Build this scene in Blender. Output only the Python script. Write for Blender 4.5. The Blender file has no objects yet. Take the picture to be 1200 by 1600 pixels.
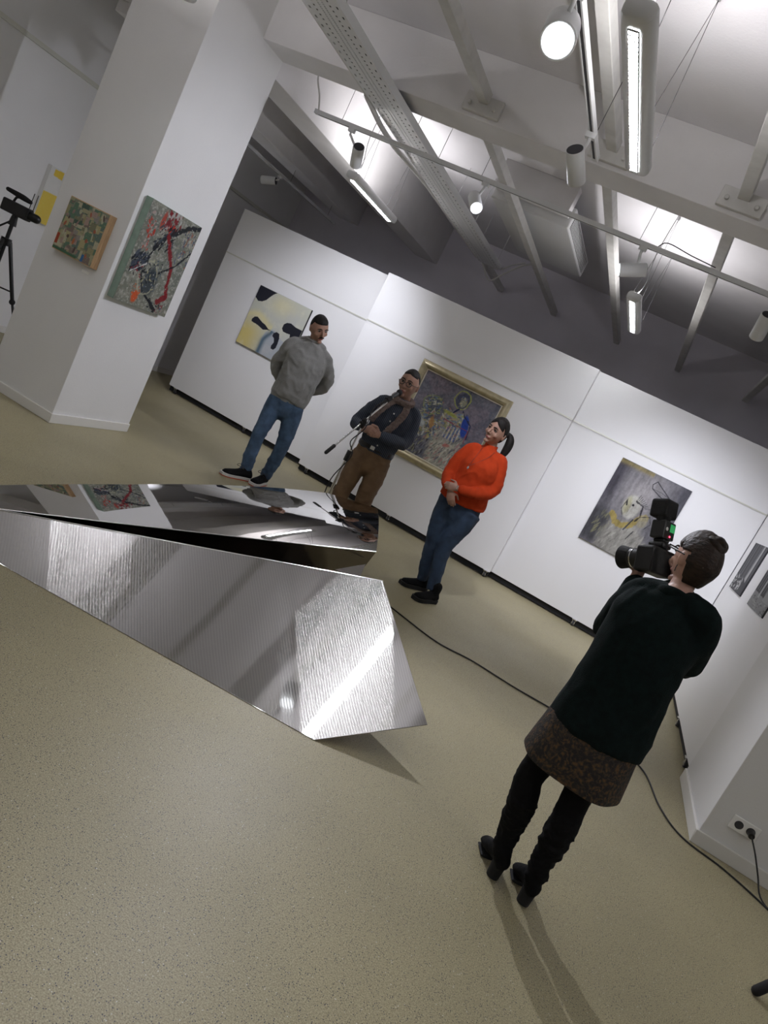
import bpy, bmesh, math, random
import numpy as np
from mathutils import Vector, Matrix, noise
random.seed(7)
S = bpy.context.scene
COL = S.collection
# ---------------------------------------------------------------- camera, world, exposure
cam_d = bpy.data.cameras.new('camera'); cam = bpy.data.objects.new('camera', cam_d); COL.objects.link(cam)
cam_d.sensor_fit = 'VERTICAL'; cam_d.sensor_height = 36.0; cam_d.sensor_width = 27.0
cam_d.lens = 36.0*1139.6/1600.0; cam_d.clip_start = 0.05; cam_d.clip_end = 100
YAW, PITCH, ROLL = 0.28209143, -0.17775984, 0.46897744
_f = Vector((-math.sin(YAW)*math.cos(PITCH), math.cos(YAW)*math.cos(PITCH), math.sin(PITCH)))
_r0 = Vector((math.cos(YAW), math.sin(YAW), 0)); _u0 = _r0.cross(_f)
_r = math.cos(ROLL)*_r0 + math.sin(ROLL)*_u0; _u = -math.sin(ROLL)*_r0 + math.cos(ROLL)*_u0
cam.matrix_world = Matrix(((_r.x, _u.x, -_f.x, 0), (_r.y, _u.y, -_f.y, 0), (_r.z, _u.z, -_f.z, 1.62), (0, 0, 0, 1)))
S.camera = cam
W = bpy.data.worlds.new('world'); S.world = W; W.use_nodes = True
W.node_tree.nodes['Background'].inputs[0].default_value = (0.55, 0.58, 0.65, 1)
W.node_tree.nodes['Background'].inputs[1].default_value = 0.02
S.view_settings.view_transform = 'Standard'; S.view_settings.look = 'None'
S.view_settings.gamma = 1.0; S.view_settings.use_curve_mapping = False
S.view_settings.exposure = 0.42
try:
    S.cycles.use_denoising = True; S.cycles.max_bounces = 8; S.cycles.diffuse_bounces = 6
    S.cycles.sample_clamp_indirect = 4.0; S.cycles.caustics_reflective = True; S.cycles.blur_glossy = 0.5
except Exception: pass
SPOT_W = 150.0          # a spot head
PEND_W = 15.0          # downlight of a pendant
PEND_UP = 11.0          # its uplight
COOL = (0.895, 0.905, 1.0); NEUT = (1.0, 0.97, 0.97)

# ---------------------------------------------------------------- materials
def mat(name, col, rough=0.6, metal=0.0, nscale=0, nstr=0.0, bump=0.0, bscale=60, spec=0.5, coat=0.0, sheen=0.0, emit=None, estr=0, stretch=None):
    m = bpy.data.materials.new(name); m.use_nodes = True; nt = m.node_tree; b = nt.nodes['Principled BSDF']
    b.inputs['Base Color'].default_value = (*col, 1); b.inputs['Roughness'].default_value = rough
    b.inputs['Metallic'].default_value = metal; b.inputs['Specular IOR Level'].default_value = spec
    b.inputs['Coat Weight'].default_value = coat; b.inputs['Sheen Weight'].default_value = sheen
    if emit: b.inputs['Emission Color'].default_value = (*emit, 1); b.inputs['Emission Strength'].default_value = estr
    tc = nt.nodes.new('ShaderNodeTexCoord'); co = tc.outputs['Object']
    if stretch:
        mp = nt.nodes.new('ShaderNodeMapping'); mp.inputs['Scale'].default_value = stretch
        nt.links.new(co, mp.inputs[0]); co = mp.outputs[0]
    if nscale:
        n = nt.nodes.new('ShaderNodeTexNoise'); n.inputs['Scale'].default_value = nscale; n.inputs['Detail'].default_value = 4
        r = nt.nodes.new('ShaderNodeValToRGB'); r.color_ramp.elements[0].position = 0.3; r.color_ramp.elements[1].position = 0.7
        r.color_ramp.elements[0].color = (*[c*(1-nstr) for c in col], 1)
        r.color_ramp.elements[1].color = (*[min(1, c*(1+nstr)) for c in col], 1)
        nt.links.new(co, n.inputs['Vector']); nt.links.new(n.outputs['Fac'], r.inputs[0]); nt.links.new(r.outputs[0], b.inputs['Base Color'])
    if bump:
        n2 = nt.nodes.new('ShaderNodeTexNoise'); n2.inputs['Scale'].default_value = bscale; n2.inputs['Detail'].default_value = 3
        bp = nt.nodes.new('ShaderNodeBump'); bp.inputs['Strength'].default_value = bump; bp.inputs['Distance'].default_value = 0.01
        nt.links.new(co, n2.inputs['Vector']); nt.links.new(n2.outputs['Fac'], bp.inputs['Height']); nt.links.new(bp.outputs[0], b.inputs['Normal'])
    return m
WHITE = mat('white_wall_paint', (0.74, 0.74, 0.74), 0.6, nscale=1.3, nstr=0.03, bump=0.08, bscale=90)
PANELW = mat('white_panel_paint', (0.80, 0.80, 0.81), 0.5, nscale=0.8, nstr=0.02, bump=0.04, bscale=40)
CEIL = mat('ceiling_paint', (0.72, 0.71, 0.74), 0.8, nscale=2, nstr=0.04, bump=0.15, bscale=70)
BEAMM = mat('beam_paint', (0.72, 0.71, 0.72), 0.8, nscale=3, nstr=0.04, bump=0.12, bscale=50)
BACKM = mat('back_wall_paint', (0.64, 0.62, 0.68), 0.8, nscale=1.5, nstr=0.06, bump=0.1)
TUBEM = mat('painted_steel', (0.60, 0.595, 0.58), 0.5, nscale=9, nstr=0.08, bump=0.08, bscale=30)
BASEM = mat('baseboard_paint', (0.72, 0.71, 0.68), 0.35)
LAMPM = mat('lamp_enamel', (0.72, 0.73, 0.74), 0.35, nscale=2, nstr=0.02)
BLACK = mat('black_plastic', (0.008, 0.008, 0.009), 0.4, bump=0.05)
BLACKM = mat('black_matte', (0.010, 0.010, 0.011), 0.85, bump=0.2, bscale=200)
DARKG = mat('dark_grey', (0.03, 0.03, 0.035), 0.6)
CHROME = mat('chrome', (0.75, 0.75, 0.76), 0.15, 1.0)
STEELG = mat('grey_steel', (0.45, 0.45, 0.46), 0.4, 0.7)
RAILM = mat('rail_aluminium', (0.62, 0.62, 0.55), 0.4, 0.2)
GLOW = mat('lit_diffuser', (1, 1, 1), 0.5, emit=(0.96, 0.98, 1.0), estr=50)
GLOWC = mat('lit_lens', (1, 1, 1), 0.5, emit=(0.92, 0.95, 1.0), estr=2.5)
GLOWS = mat('lit_lens_small', (1, 1, 1), 0.5, emit=(0.92, 0.95, 1.0), estr=3)
SKIN = mat('skin', (0.34, 0.19, 0.135), 0.5, nscale=30, nstr=0.10, bump=0.08, bscale=150)
SKINL = mat('skin_pale', (0.52, 0.31, 0.24), 0.5, nscale=30, nstr=0.10, bump=0.08, bscale=150)
LIP = mat('lips', (0.30, 0.10, 0.09), 0.45)
EYEW = mat('eye_white', (0.30, 0.26, 0.24), 0.4); EYED = mat('eye_dark', (0.02, 0.013, 0.01), 0.2)
HAIRD = mat('dark_hair', (0.010, 0.008, 0.007), 0.65, spec=0.25, nscale=60, nstr=0.5, bump=0.4, bscale=120, stretch=(1, 1, 0.25))
HAIRB = mat('brown_hair', (0.022, 0.012, 0.008), 0.5, spec=0.35, nscale=60, nstr=0.7, bump=0.4, bscale=90, stretch=(.5, 1.2, 1.2))
GREYK = mat('grey_knit', (0.235, 0.235, 0.23), 0.9, nscale=260, nstr=0.25, bump=0.35, bscale=300, sheen=0.2)
DENIM = mat('blue_denim', (0.055, 0.10, 0.175), 0.85, nscale=14, nstr=0.35, bump=0.3, bscale=350)
DENIMD = mat('dark_denim', (0.024, 0.045, 0.085), 0.85, nscale=10, nstr=0.35, bump=0.3, bscale=350)
ORANGE = mat('orange_knit', (0.46, 0.044, 0.009), 0.9, nscale=20, nstr=0.10, bump=0.3, bscale=240, spec=0.2)
BROWNT = mat('brown_chino', (0.150, 0.090, 0.048), 0.85, nscale=12, nstr=0.2, bump=0.2, bscale=200)
SCARF = mat('taupe_scarf', (0.17, 0.125, 0.11), 0.9, nscale=60, nstr=0.3, bump=0.4, bscale=150)
COAT = mat('dark_green_wool', (0.003, 0.0085, 0.0085), 0.95, nscale=40, nstr=0.3, bump=0.3, bscale=200, spec=0.2)
SHOEB = mat('black_suede', (0.005, 0.005, 0.006), 0.9, spec=0.2, bump=0.2, bscale=160)
SOLEW = mat('white_rubber', (0.6, 0.6, 0.58), 0.6); SOLER = mat('red_rubber', (0.55, 0.06, 0.02), 0.5)
WOODL = mat('pale_wood', (0.55, 0.36, 0.20), 0.5, nscale=12, nstr=0.15, stretch=(8, 8, 1))
GREENS = mat('sage_paint', (0.24, 0.33, 0.27), 0.6, nscale=15, nstr=0.12)
GOLD = mat('champagne_gold', (0.50, 0.44, 0.29), 0.32, 0.75, nscale=14, nstr=0.16, bump=0.15, bscale=30)
CREAM = mat('cream_fillet', (0.62, 0.58, 0.47), 0.4)
CARD = mat('white_card', (0.86, 0.86, 0.84), 0.4)

def shirt_mat():
    m = mat('pinstriped_navy_cotton', (0.022, 0.030, 0.048), 0.85, bump=0.25, bscale=120)
    nt = m.node_tree; b = nt.nodes['Principled BSDF']
    tc = nt.nodes.new('ShaderNodeTexCoord'); w = nt.nodes.new('ShaderNodeTexWave'); w.inputs['Scale'].default_value = 22; w.inputs['Distortion'].default_value = 0.6
    r = nt.nodes.new('ShaderNodeValToRGB'); r.color_ramp.elements[0].position = 0.72; r.color_ramp.elements[1].position = 0.9
    r.color_ramp.elements[0].color = (0.020, 0.028, 0.046, 1); r.color_ramp.elements[1].color = (0.075, 0.09, 0.12, 1)
    nt.links.new(tc.outputs['Object'], w.inputs['Vector']); nt.links.new(w.outputs['Fac'], r.inputs[0]); nt.links.new(r.outputs[0], b.inputs['Base Color'])
    return m
SHIRT = shirt_mat()
def skirt_mat():
    m = mat('paisley_brocade', (0.05, 0.03, 0.02), 0.8, bump=0.5, bscale=120); nt = m.node_tree; b = nt.nodes['Principled BSDF']
    tc = nt.nodes.new('ShaderNodeTexCoord'); v = nt.nodes.new('ShaderNodeTexVoronoi'); v.inputs['Scale'].default_value = 12; v.feature = 'SMOOTH_F1'
    n = nt.nodes.new('ShaderNodeTexNoise'); n.inputs['Scale'].default_value = 75; n.inputs['Detail'].default_value = 3
    w = nt.nodes.new('ShaderNodeMath'); w.operation = 'SINE'; ml = nt.nodes.new('ShaderNodeMath'); ml.operation = 'MULTIPLY'; ml.inputs[1].default_value = 42
    dn = nt.nodes.new('ShaderNodeTexNoise'); dn.inputs['Scale'].default_value = 22; va = nt.nodes.new('ShaderNodeVectorMath'); va.operation = 'MULTIPLY_ADD'; va.inputs[1].default_value = (.09, .09, .09)
    nt.links.new(tc.outputs['Object'], dn.inputs['Vector']); nt.links.new(dn.outputs['Color'], va.inputs[0]); nt.links.new(tc.outputs['Object'], va.inputs[2])
    nt.links.new(va.outputs[0], v.inputs['Vector']); nt.links.new(tc.outputs['Object'], n.inputs['Vector'])
    nt.links.new(v.outputs['Distance'], ml.inputs[0]); nt.links.new(ml.outputs[0], w.inputs[0])
    a = nt.nodes.new('ShaderNodeMath'); a.operation = 'MULTIPLY_ADD'; a.inputs[1].default_value = 0.10; nt.links.new(w.outputs[0], a.inputs[0]); nt.links.new(n.outputs['Fac'], a.inputs[2])
    r = nt.nodes.new('ShaderNodeValToRGB'); e = r.color_ramp.elements; e[0].position = 0.42; e[0].color = (0.014, 0.013, 0.012, 1); e[1].position = 0.72; e[1].color = (0.11, 0.055, 0.020, 1)
    q = e.new(0.55); q.color = (0.045, 0.030, 0.020, 1)
    nt.links.new(a.outputs[0], r.inputs[0]); nt.links.new(r.outputs[0], b.inputs['Base Color']); return m
SKIRT = skirt_mat()
def floor_mat():
    m = bpy.data.materials.new('quartz_epoxy_floor'); m.use_nodes = True; nt = m.node_tree; b = nt.nodes['Principled BSDF']; L = nt.links.new
    tc = nt.nodes.new('ShaderNodeTexCoord')
    def N(sc, det=2, ro=0.5):
        n = nt.nodes.new('ShaderNodeTexNoise'); n.inputs['Scale'].default_value = sc; n.inputs['Detail'].default_value = det; n.inputs['Roughness'].default_value = ro
        L(tc.outputs['Object'], n.inputs['Vector']); return n.outputs['Fac']
    def ramp(f, stops):
        r = nt.nodes.new('ShaderNodeValToRGB'); e = r.color_ramp.elements
        e[0].position, e[0].color = stops[0][0], (*stops[0][1], 1); e[1].position, e[1].color = stops[-1][0], (*stops[-1][1], 1)
        for p, c in stops[1:-1]: x = e.new(p); x.color = (*c, 1)
        L(f, r.inputs[0]); return r.outputs[0]
    def mix(f, a, c, mode='MIX'):
        x = nt.nodes.new('ShaderNodeMix'); x.data_type = 'RGBA'; x.blend_type = mode
        if isinstance(f, float): x.inputs[0].default_value = f
        else: L(f, x.inputs[0])
        L(a, x.inputs[6]); 
        if isinstance(c, tuple): x.inputs[7].default_value = (*c, 1)
        else: L(c, x.inputs[7])
        return x.outputs[2]
    base = ramp(N(230, 3, 0.75), [(0.33, (0.155, 0.135, 0.070)), (0.5, (0.345, 0.305, 0.188)), (0.68, (0.52, 0.475, 0.31))])
    big = ramp(N(0.9, 4), [(0.3, (0.86, 0.86, 0.86)), (0.7, (1.04, 1.03, 1.0))])
    c = mix(1.0, base, big, 'MULTIPLY')
    v = nt.nodes.new('ShaderNodeTexVoronoi'); v.inputs['Scale'].default_value = 190; L(tc.outputs['Object'], v.inputs['Vector'])
    vm = nt.nodes.new('ShaderNodeSeparateColor'); L(v.outputs['Color'], vm.inputs[0])
    gt = nt.nodes.new('ShaderNodeMath'); gt.operation = 'GREATER_THAN'; gt.inputs[1].default_value = 0.80; L(vm.outputs[0], gt.inputs[0])
    lt = nt.nodes.new('ShaderNodeMath'); lt.operation = 'LESS_THAN'; lt.inputs[1].default_value = 0.34; L(v.outputs['Distance'], lt.inputs[0])
    an = nt.nodes.new('ShaderNodeMath'); an.operation = 'MULTIPLY'; L(gt.outputs[0], an.inputs[0]); L(lt.outputs[0], an.inputs[1])
    c = mix(an.outputs[0], c, (0.045, 0.045, 0.055))
    g2 = nt.nodes.new('ShaderNodeMath'); g2.operation = 'GREATER_THAN'; g2.inputs[1].default_value = 0.985; L(vm.outputs[1], g2.inputs[0])
    a2 = nt.nodes.new('ShaderNodeMath'); a2.operation = 'MULTIPLY'; L(g2.outputs[0], a2.inputs[0]); L(lt.outputs[0], a2.inputs[1])
    c = mix(a2.outputs[0], c, (0.60, 0.58, 0.50)); L(c, b.inputs['Base Color'])
    rr = nt.nodes.new('ShaderNodeMapRange'); rr.inputs[3].default_value = 0.36; rr.inputs[4].default_value = 0.62; L(N(1.4, 3), rr.inputs[0]); L(rr.outputs[0], b.inputs['Roughness'])
    bp = nt.nodes.new('ShaderNodeBump'); bp.inputs['Strength'].default_value = 0.10; bp.inputs['Distance'].default_value = 0.003; L(N(260, 2), bp.inputs['Height']); L(bp.outputs[0], b.inputs['Normal'])
    b.inputs['Specular IOR Level'].default_value = 0.4
    return m
def steel_mat(name, brushed):
    m = bpy.data.materials.new(name); m.use_nodes = True; nt = m.node_tree; b = nt.nodes['Principled BSDF']; L = nt.links.new
    b.inputs['Metallic'].default_value = 1.0; b.inputs['Base Color'].default_value = (0.60, 0.59, 0.58, 1); b.inputs['Roughness'].default_value = 0.02
    tc = nt.nodes.new('ShaderNodeTexCoord')
    n = nt.nodes.new('ShaderNodeTexNoise'); n.inputs['Scale'].default_value = 1.6; n.inputs['Detail'].default_value = 0.5
    L(tc.outputs['Object'], n.inputs['Vector'])
    bp = nt.nodes.new('ShaderNodeBump'); bp.inputs['Strength'].default_value = 1.0; bp.inputs['Distance'].default_value = 0.0012
    L(n.outputs['Fac'], bp.inputs['Height']); nrm = bp.outputs[0]
    if not brushed: return m
    if brushed:                       # microscopic brush lines: they tilt the normal at random along one direction of the sheet
        b.inputs['Base Color'].default_value = (0.50, 0.495, 0.49, 1); b.inputs['Roughness'].default_value = 0.012
        wn = nt.nodes.new('ShaderNodeTexWhiteNoise'); wn.noise_dimensions = '3D'
        sc_ = nt.nodes.new('ShaderNodeVectorMath'); sc_.operation = 'SCALE'; sc_.inputs['Scale'].default_value = 9173.0; L(tc.outputs['Object'], sc_.inputs[0]); L(sc_.outputs[0], wn.inputs['Vector'])
        def mth(op, a, c=None):
            q = nt.nodes.new('ShaderNodeMath'); q.operation = op
            for i_, x in enumerate((a, c)):
                if x is None: continue
                if isinstance(x, (int, float)): q.inputs[i_].default_value = x
                else: L(x, q.inputs[i_])
            return q.outputs[0]
        u = mth('MULTIPLY_ADD', wn.outputs['Value'], 2.0); nt.nodes[-1].inputs[2].default_value = -1.0
        t3 = mth('MULTIPLY', mth('SIGN', u), mth('POWER', mth('ABSOLUTE', u), 2.0)); 
        # painted stripes stand in for the lamp louvre's reflection, in depth and base colour
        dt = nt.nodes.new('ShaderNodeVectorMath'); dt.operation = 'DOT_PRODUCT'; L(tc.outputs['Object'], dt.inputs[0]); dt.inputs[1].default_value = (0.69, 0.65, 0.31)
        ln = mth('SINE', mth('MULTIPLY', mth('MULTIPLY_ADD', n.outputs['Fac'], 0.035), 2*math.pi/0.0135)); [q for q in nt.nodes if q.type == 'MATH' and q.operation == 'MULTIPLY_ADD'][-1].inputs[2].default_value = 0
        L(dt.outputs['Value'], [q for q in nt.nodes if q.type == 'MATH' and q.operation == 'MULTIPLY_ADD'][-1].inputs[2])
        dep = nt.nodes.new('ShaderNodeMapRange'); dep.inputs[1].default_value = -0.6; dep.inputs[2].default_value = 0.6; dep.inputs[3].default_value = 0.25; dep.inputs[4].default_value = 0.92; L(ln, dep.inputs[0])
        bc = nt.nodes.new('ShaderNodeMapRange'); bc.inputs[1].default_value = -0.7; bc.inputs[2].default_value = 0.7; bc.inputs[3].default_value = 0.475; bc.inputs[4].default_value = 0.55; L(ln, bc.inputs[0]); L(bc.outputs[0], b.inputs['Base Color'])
        wc = nt.nodes.new('ShaderNodeSeparateColor'); L(wn.outputs['Color'], wc.inputs[0])
        pick = mth('LESS_THAN', wc.outputs[1], dep.outputs[0]); amt = mth('MULTIPLY', t3, mth('ADD', mth('MULTIPLY', pick, 0.20), 0.010))
        vv = nt.nodes.new('ShaderNodeVectorMath'); vv.operation = 'SCALE'; vv.inputs[0].default_value = BRUSH; L(amt, vv.inputs['Scale'])
        ad = nt.nodes.new('ShaderNodeVectorMath'); ad.operation = 'ADD'; L(nrm, ad.inputs[0]); L(vv.outputs[0], ad.inputs[1])
        nm = nt.nodes.new('ShaderNodeVectorMath'); nm.operation = 'NORMALIZE'; L(ad.outputs[0], nm.inputs[0]); nrm = nm.outputs[0]
    L(nrm, b.inputs['Normal'])
    return m
BRUSH = (0.70, -0.55, -0.41)

# ---------------------------------------------------------------- mesh helpers
class M:
    def __init__(s): s.v = []; s.f = []
    def add(s, vs, fs):
        o = len(s.v); s.v += [tuple(v) for v in vs]; s.f += [tuple(i+o for i in f) for f in fs]; return s
    def box(s, x0, x1, y0, y1, z0, z1):
        return s.add([(x0,y0,z0),(x1,y0,z0),(x1,y1,z0),(x0,y1,z0),(x0,y0,z1),(x1,y0,z1),(x1,y1,z1),(x0,y1,z1)],
                     [(0,3,2,1),(4,5,6,7),(0,1,5,4),(1,2,6,5),(2,3,7,6),(3,0,4,7)])
    def xf(s, mtx):
        s.v = [tuple(mtx @ Vector(v)) for v in s.v]; return s
    def tube(s, pts, rad, seg=14, side=None, sub=4, cap=True, smooth=True, rounded=True):
        P = [Vector(p) for p in pts]
        R = [(r, r) if not isinstance(r, (tuple, list)) else tuple(r) for r in (rad if isinstance(rad, (list,)) else [rad]*len(P))]
        if smooth and len(P) > 2:
            Q = []; RR = []
            for i in range(len(P)-1):
                p0 = P[max(i-1, 0)]; p1 = P[i]; p2 = P[i+1]; p3 = P[min(i+2, len(P)-1)]
                r0 = R[max(i-1, 0)]; r1 = R[i]; r2 = R[i+1]; r3 = R[min(i+2, len(P)-1)]
                for k in range(sub):
                    t = k/sub; a = -0.5*t+t*t-0.5*t**3; b = 1-2.5*t*t+1.5*t**3; c = 0.5*t+2*t*t-1.5*t**3; d = -0.5*t*t+0.5*t**3
                    Q.append(a*p0+b*p1+c*p2+d*p3); RR.append(tuple(max(1e-4, a*r0[j]+b*r1[j]+c*r2[j]+d*r3[j]) for j in (0, 1)))
            Q.append(P[-1]); RR.append(R[-1]); P, R = Q, RR
        n = len(P); T = [(P[min(i+1, n-1)]-P[max(i-1, 0)]).normalized() for i in range(n)]
        if rounded and cap:            # hemispherical ends
            def capend(p, t, r):
                m_ = min(r); return [(p+t*m_*k, (r[0]*q, r[1]*q)) for k, q in ((0.45, 0.88), (0.8, 0.58), (0.97, 0.2))]
            e = capend(P[-1], T[-1], R[-1]); st = capend(P[0], -T[0], R[0])[::-1]
            P = [a for a, _ in st]+P+[a for a, _ in e]; R = [b for _, b in st]+R+[b for _, b in e]; T = [T[0]]*3+T+[T[-1]]*3; n = len(P)
        sd = Vector(side) if side is not None else T[0].orthogonal()
        vs = []
        for i in range(n):
            sd2 = sd-T[i]*sd.dot(T[i])
            if sd2.length < 1e-5: sd2 = T[i].orthogonal()
            sd2.normalize(); up = T[i].cross(sd2)
            if side is None: sd = sd2
            for k in range(seg):
                a = 2*math.pi*k/seg; vs.append(P[i]+sd2*math.cos(a)*R[i][0]+up*math.sin(a)*R[i][1])
        fs = [(i*seg+k, i*seg+(k+1) % seg, (i+1)*seg+(k+1) % seg, (i+1)*seg+k) for i in range(n-1) for k in range(seg)]
        if cap: fs += [tuple(range(seg-1, -1, -1)), tuple((n-1)*seg+k for k in range(seg))]
        return s.add(vs, fs)
    def cyl(s, a, b, r, r2=None, seg=20): return s.tube([a, b], [r, r if r2 is None else r2], seg=seg, smooth=False, rounded=False)
    def ell(s, c, r, rot=None, nu=24, nv=16, fn=None):
        vs = []; c = Vector(c)
        for j in range(nv+1):
            th = math.pi*j/nv
            for i in range(nu):
                ph = 2*math.pi*i/nu; p = Vector((math.sin(th)*math.cos(ph), math.sin(th)*math.sin(ph), math.cos(th)))
                if fn: p = fn(p)
                q = Vector((p.x*r[0], p.y*r[1], p.z*r[2])); vs.append(c+(rot @ q if rot else q))
        fs = [(j*nu+i, (j+1)*nu+i, (j+1)*nu+(i+1) % nu, j*nu+(i+1) % nu) for j in range(nv) for i in range(nu)]
        return s.add(vs, fs)
    def prism(s, poly, d):       # polygon pts + extrusion vector
        n = len(poly); d = Vector(d); a = [Vector(p) for p in poly]
        return s.add(a+[p+d for p in a], [tuple(range(n-1, -1, -1)), tuple(range(n, 2*n))]+[(i, (i+1) % n, n+(i+1) % n, n+i) for i in range(n)])
    def lathe(s, prof, c=(0, 0, 0), seg=24):
        n = len(prof); c = Vector(c)
        vs = [c+Vector((r*math.cos(2*math.pi*k/seg), r*math.sin(2*math.pi*k/seg), z)) for r, z in prof for k in range(seg)]
        return s.add(vs, [(i*seg+k, i*seg+(k+1) % seg, (i+1)*seg+(k+1) % seg, (i+1)*seg+k) for i in range(n-1) for k in range(seg)]+[tuple(range(seg-1, -1, -1)), tuple((n-1)*seg+k for k in range(seg))])
    def mesh(s, name, m, smooth=True):
        me = bpy.data.meshes.new(name); me.from_pydata(s.v, [], s.f); me.validate()
        bm = bmesh.new(); bm.from_mesh(me); bmesh.ops.remove_doubles(bm, verts=bm.verts, dist=1e-6); bmesh.ops.recalc_face_normals(bm, faces=bm.faces); bm.to_mesh(me); bm.free()
        if m: me.materials.append(m)
        if smooth:
            me.polygons.foreach_set('use_smooth', [True]*len(me.polygons))
            try: me.set_sharp_from_angle(angle=math.radians(40))
            except Exception: pass
        return me
    def obj(s, name, m, parent=None, smooth=True, bevel=0, loc=None):
        o = bpy.data.objects.new(name, s.mesh(name, m, smooth)); COL.objects.link(o)
        if parent: o.parent = parent
        if loc: o.location = loc
        if bevel:
            b = o.modifiers.new('bevel', 'BEVEL'); b.width = bevel; b.segments = 2; b.limit_method = 'ANGLE'
        return o
    def remesh(s, name, m, parent, voxel, smooth=2, wr=0.0, wscale=(9, 9, 9), mask=None, clipz=None):
        me = bpy.data.meshes.new('tmp'); me.from_pydata(s.v, [], s.f)
        bm = bmesh.new(); bm.from_mesh(me); bmesh.ops.recalc_face_normals(bm, faces=bm.faces); bm.to_mesh(me); bm.free()
        o = bpy.data.objects.new('tmp', me); COL.objects.link(o)
        r = o.modifiers.new('r', 'REMESH'); r.mode = 'VOXEL'; r.voxel_size = voxel; r.adaptivity = 0
        if smooth: q = o.modifiers.new('s', 'SMOOTH'); q.factor = 0.5; q.iterations = smooth
        dg = bpy.context.evaluated_depsgraph_get(); nm = bpy.data.meshes.new_from_object(o.evaluated_get(dg)); bpy.data.objects.remove(o)
        nm.name = name; nm.materials.clear(); nm.materials.append(m)
        if wr:
            nv = len(nm.vertices); co = np.empty(nv*3); nm.vertices.foreach_get('co', co); co = co.reshape(-1, 3)
            no = np.empty(nv*3, np.float32); nm.vertex_normals.foreach_get('vector', no); no = no.reshape(-1, 3); k = np.zeros(nv)
            A_, B_o, C_o = Vector(wscale), Vector((5, 3, 1)), Vector((9, 2, 7))
            for i in range(nv):
                p = Vector(co[i]); q = p*A_; w = noise.noise(q)+0.5*noise.noise(q*2.1+B_o); w2 = 1-abs(noise.noise(q*1.3+C_o))*3.0
                k[i] = wr*(mask(p) if mask else 1.0)*(0.7*w+0.5*max(0, w2))
            nm.vertices.foreach_set('co', (co+no*k[:, None]).ravel()); nm.update()
        nm.polygons.foreach_set('use_smooth', [True]*len(nm.polygons))
        ob = bpy.data.objects.new(name, nm); COL.objects.link(ob); ob.parent = parent; return ob

def tag(o, label, cat=None, group=None, kind=None):
    if label: o['label'] = label
    if cat: o['category'] = cat
    if group: o['group'] = group
    if kind: o['kind'] = kind
    return o
def thing(name, label, cat, loc=(0, 0, 0), rotz=0, group=None):
    o = bpy.data.objects.new(name, None); o.empty_display_size = 0.1; COL.objects.link(o); o.location = loc; o.rotation_euler = (0, 0, rotz)
    return tag(o, label, cat, group)
def struct(name, m, mt, label=None, smooth=False, bevel=0):
    o = m.obj(name, mt, None, smooth, bevel); o['kind'] = 'structure'
    if label: o['label'] = label
    return o
def copy_tree(o, parent=None):
    c = o.copy(); COL.objects.link(c)
    if parent: c.parent = parent
    for ch in list(o.children): copy_tree(ch, c)
    return c
def spot_light(parent, loc, aim, power, size=50, col=COOL, rad=0.03, blend=0.9):
    d = bpy.data.lights.new('beam', 'SPOT'); d.energy = power; d.spot_size = math.radians(size); d.spot_blend = blend; d.color = col; d.shadow_soft_size = rad
    o = bpy.data.objects.new('beam', d); COL.objects.link(o); o.parent = parent; o.location = loc
    o.rotation_euler = Vector(aim).to_track_quat('-Z', 'Y').to_euler(); return o

# ---------------------------------------------------------------- the room
FX0, FX1, FY0, FY1, CZ = -6.93, 3.2, -4.0, 11.1, 3.95
struct('floor', M().box(FX0, FX1, FY0, FY1, -0.1, 0), floor_mat(), 'speckled beige epoxy floor')
struct('ceiling', M().box(FX0-.15, FX1+.15, FY0-.15, FY1+.15, CZ, CZ+.12), CEIL)
struct('wall_left', M().box(FX0-.15, FX0, FY0, FY1, -.1, CZ), WHITE)
struct('wall_back', M().box(FX0-.15, FX1+.15, FY1, FY1+.15, -.1, CZ), BACKM)
struct('wall_right', M().box(FX1, FX1+.15, FY0, FY1, -.1, CZ), WHITE)
struct('wall_front', M().box(FX0-.15, FX1+.15, FY0-.15, FY0, -.1, CZ), WHITE)
struct('wall_pillar_left', M().box(-5.0, -4.25, 4.74, 5.69, 0, CZ), WHITE, 'square white pillar carrying two paintings', bevel=.004)
struct('wall_pillar_right', M().box(1.235, FX1, 4.50, 5.49, 0, CZ), WHITE, 'white pier with the power socket', bevel=.004)
def base_prof(x0, x1, y0, y1, h=.085): return M().box(x0, x1, y0, y1, 0, h)
bb = M(); t = .016
bb.box(-5.0-t, -4.25+t, 4.74-t, 4.74, 0, .08); bb.box(-4.25, -4.25+t, 4.74, 5.69, 0, .08); bb.box(-5.0-t, -5.0, 4.74, 5.69, 0, .08)
struct('baseboard_pillar_left', bb, BASEM, bevel=.004)
bb = M(); bb.box(1.235-t, FX1, 4.50-t, 4.50, 0, .085); bb.box(1.235-t, 1.235, 4.50, 5.47, 0, .085)
struct('baseboard_pillar_right', bb, BASEM, bevel=.004)
struct('baseboard_left', M().box(FX0, FX0+.015, FY0, FY1, 0, .08), BASEM, bevel=.003)
struct('baseboard_back', M().box(FX0, FX1, FY1-.015, FY1, 0, .08), BASEM, bevel=.003)
rl = M().box(FX0, FX0+.02, 0, FY1, 2.86, 2.90); rl.box(FX0, FX0+.035, 0, FY1, 2.855, 2.868)
struct('trim_picture_rail', rl, RAILM)
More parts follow.
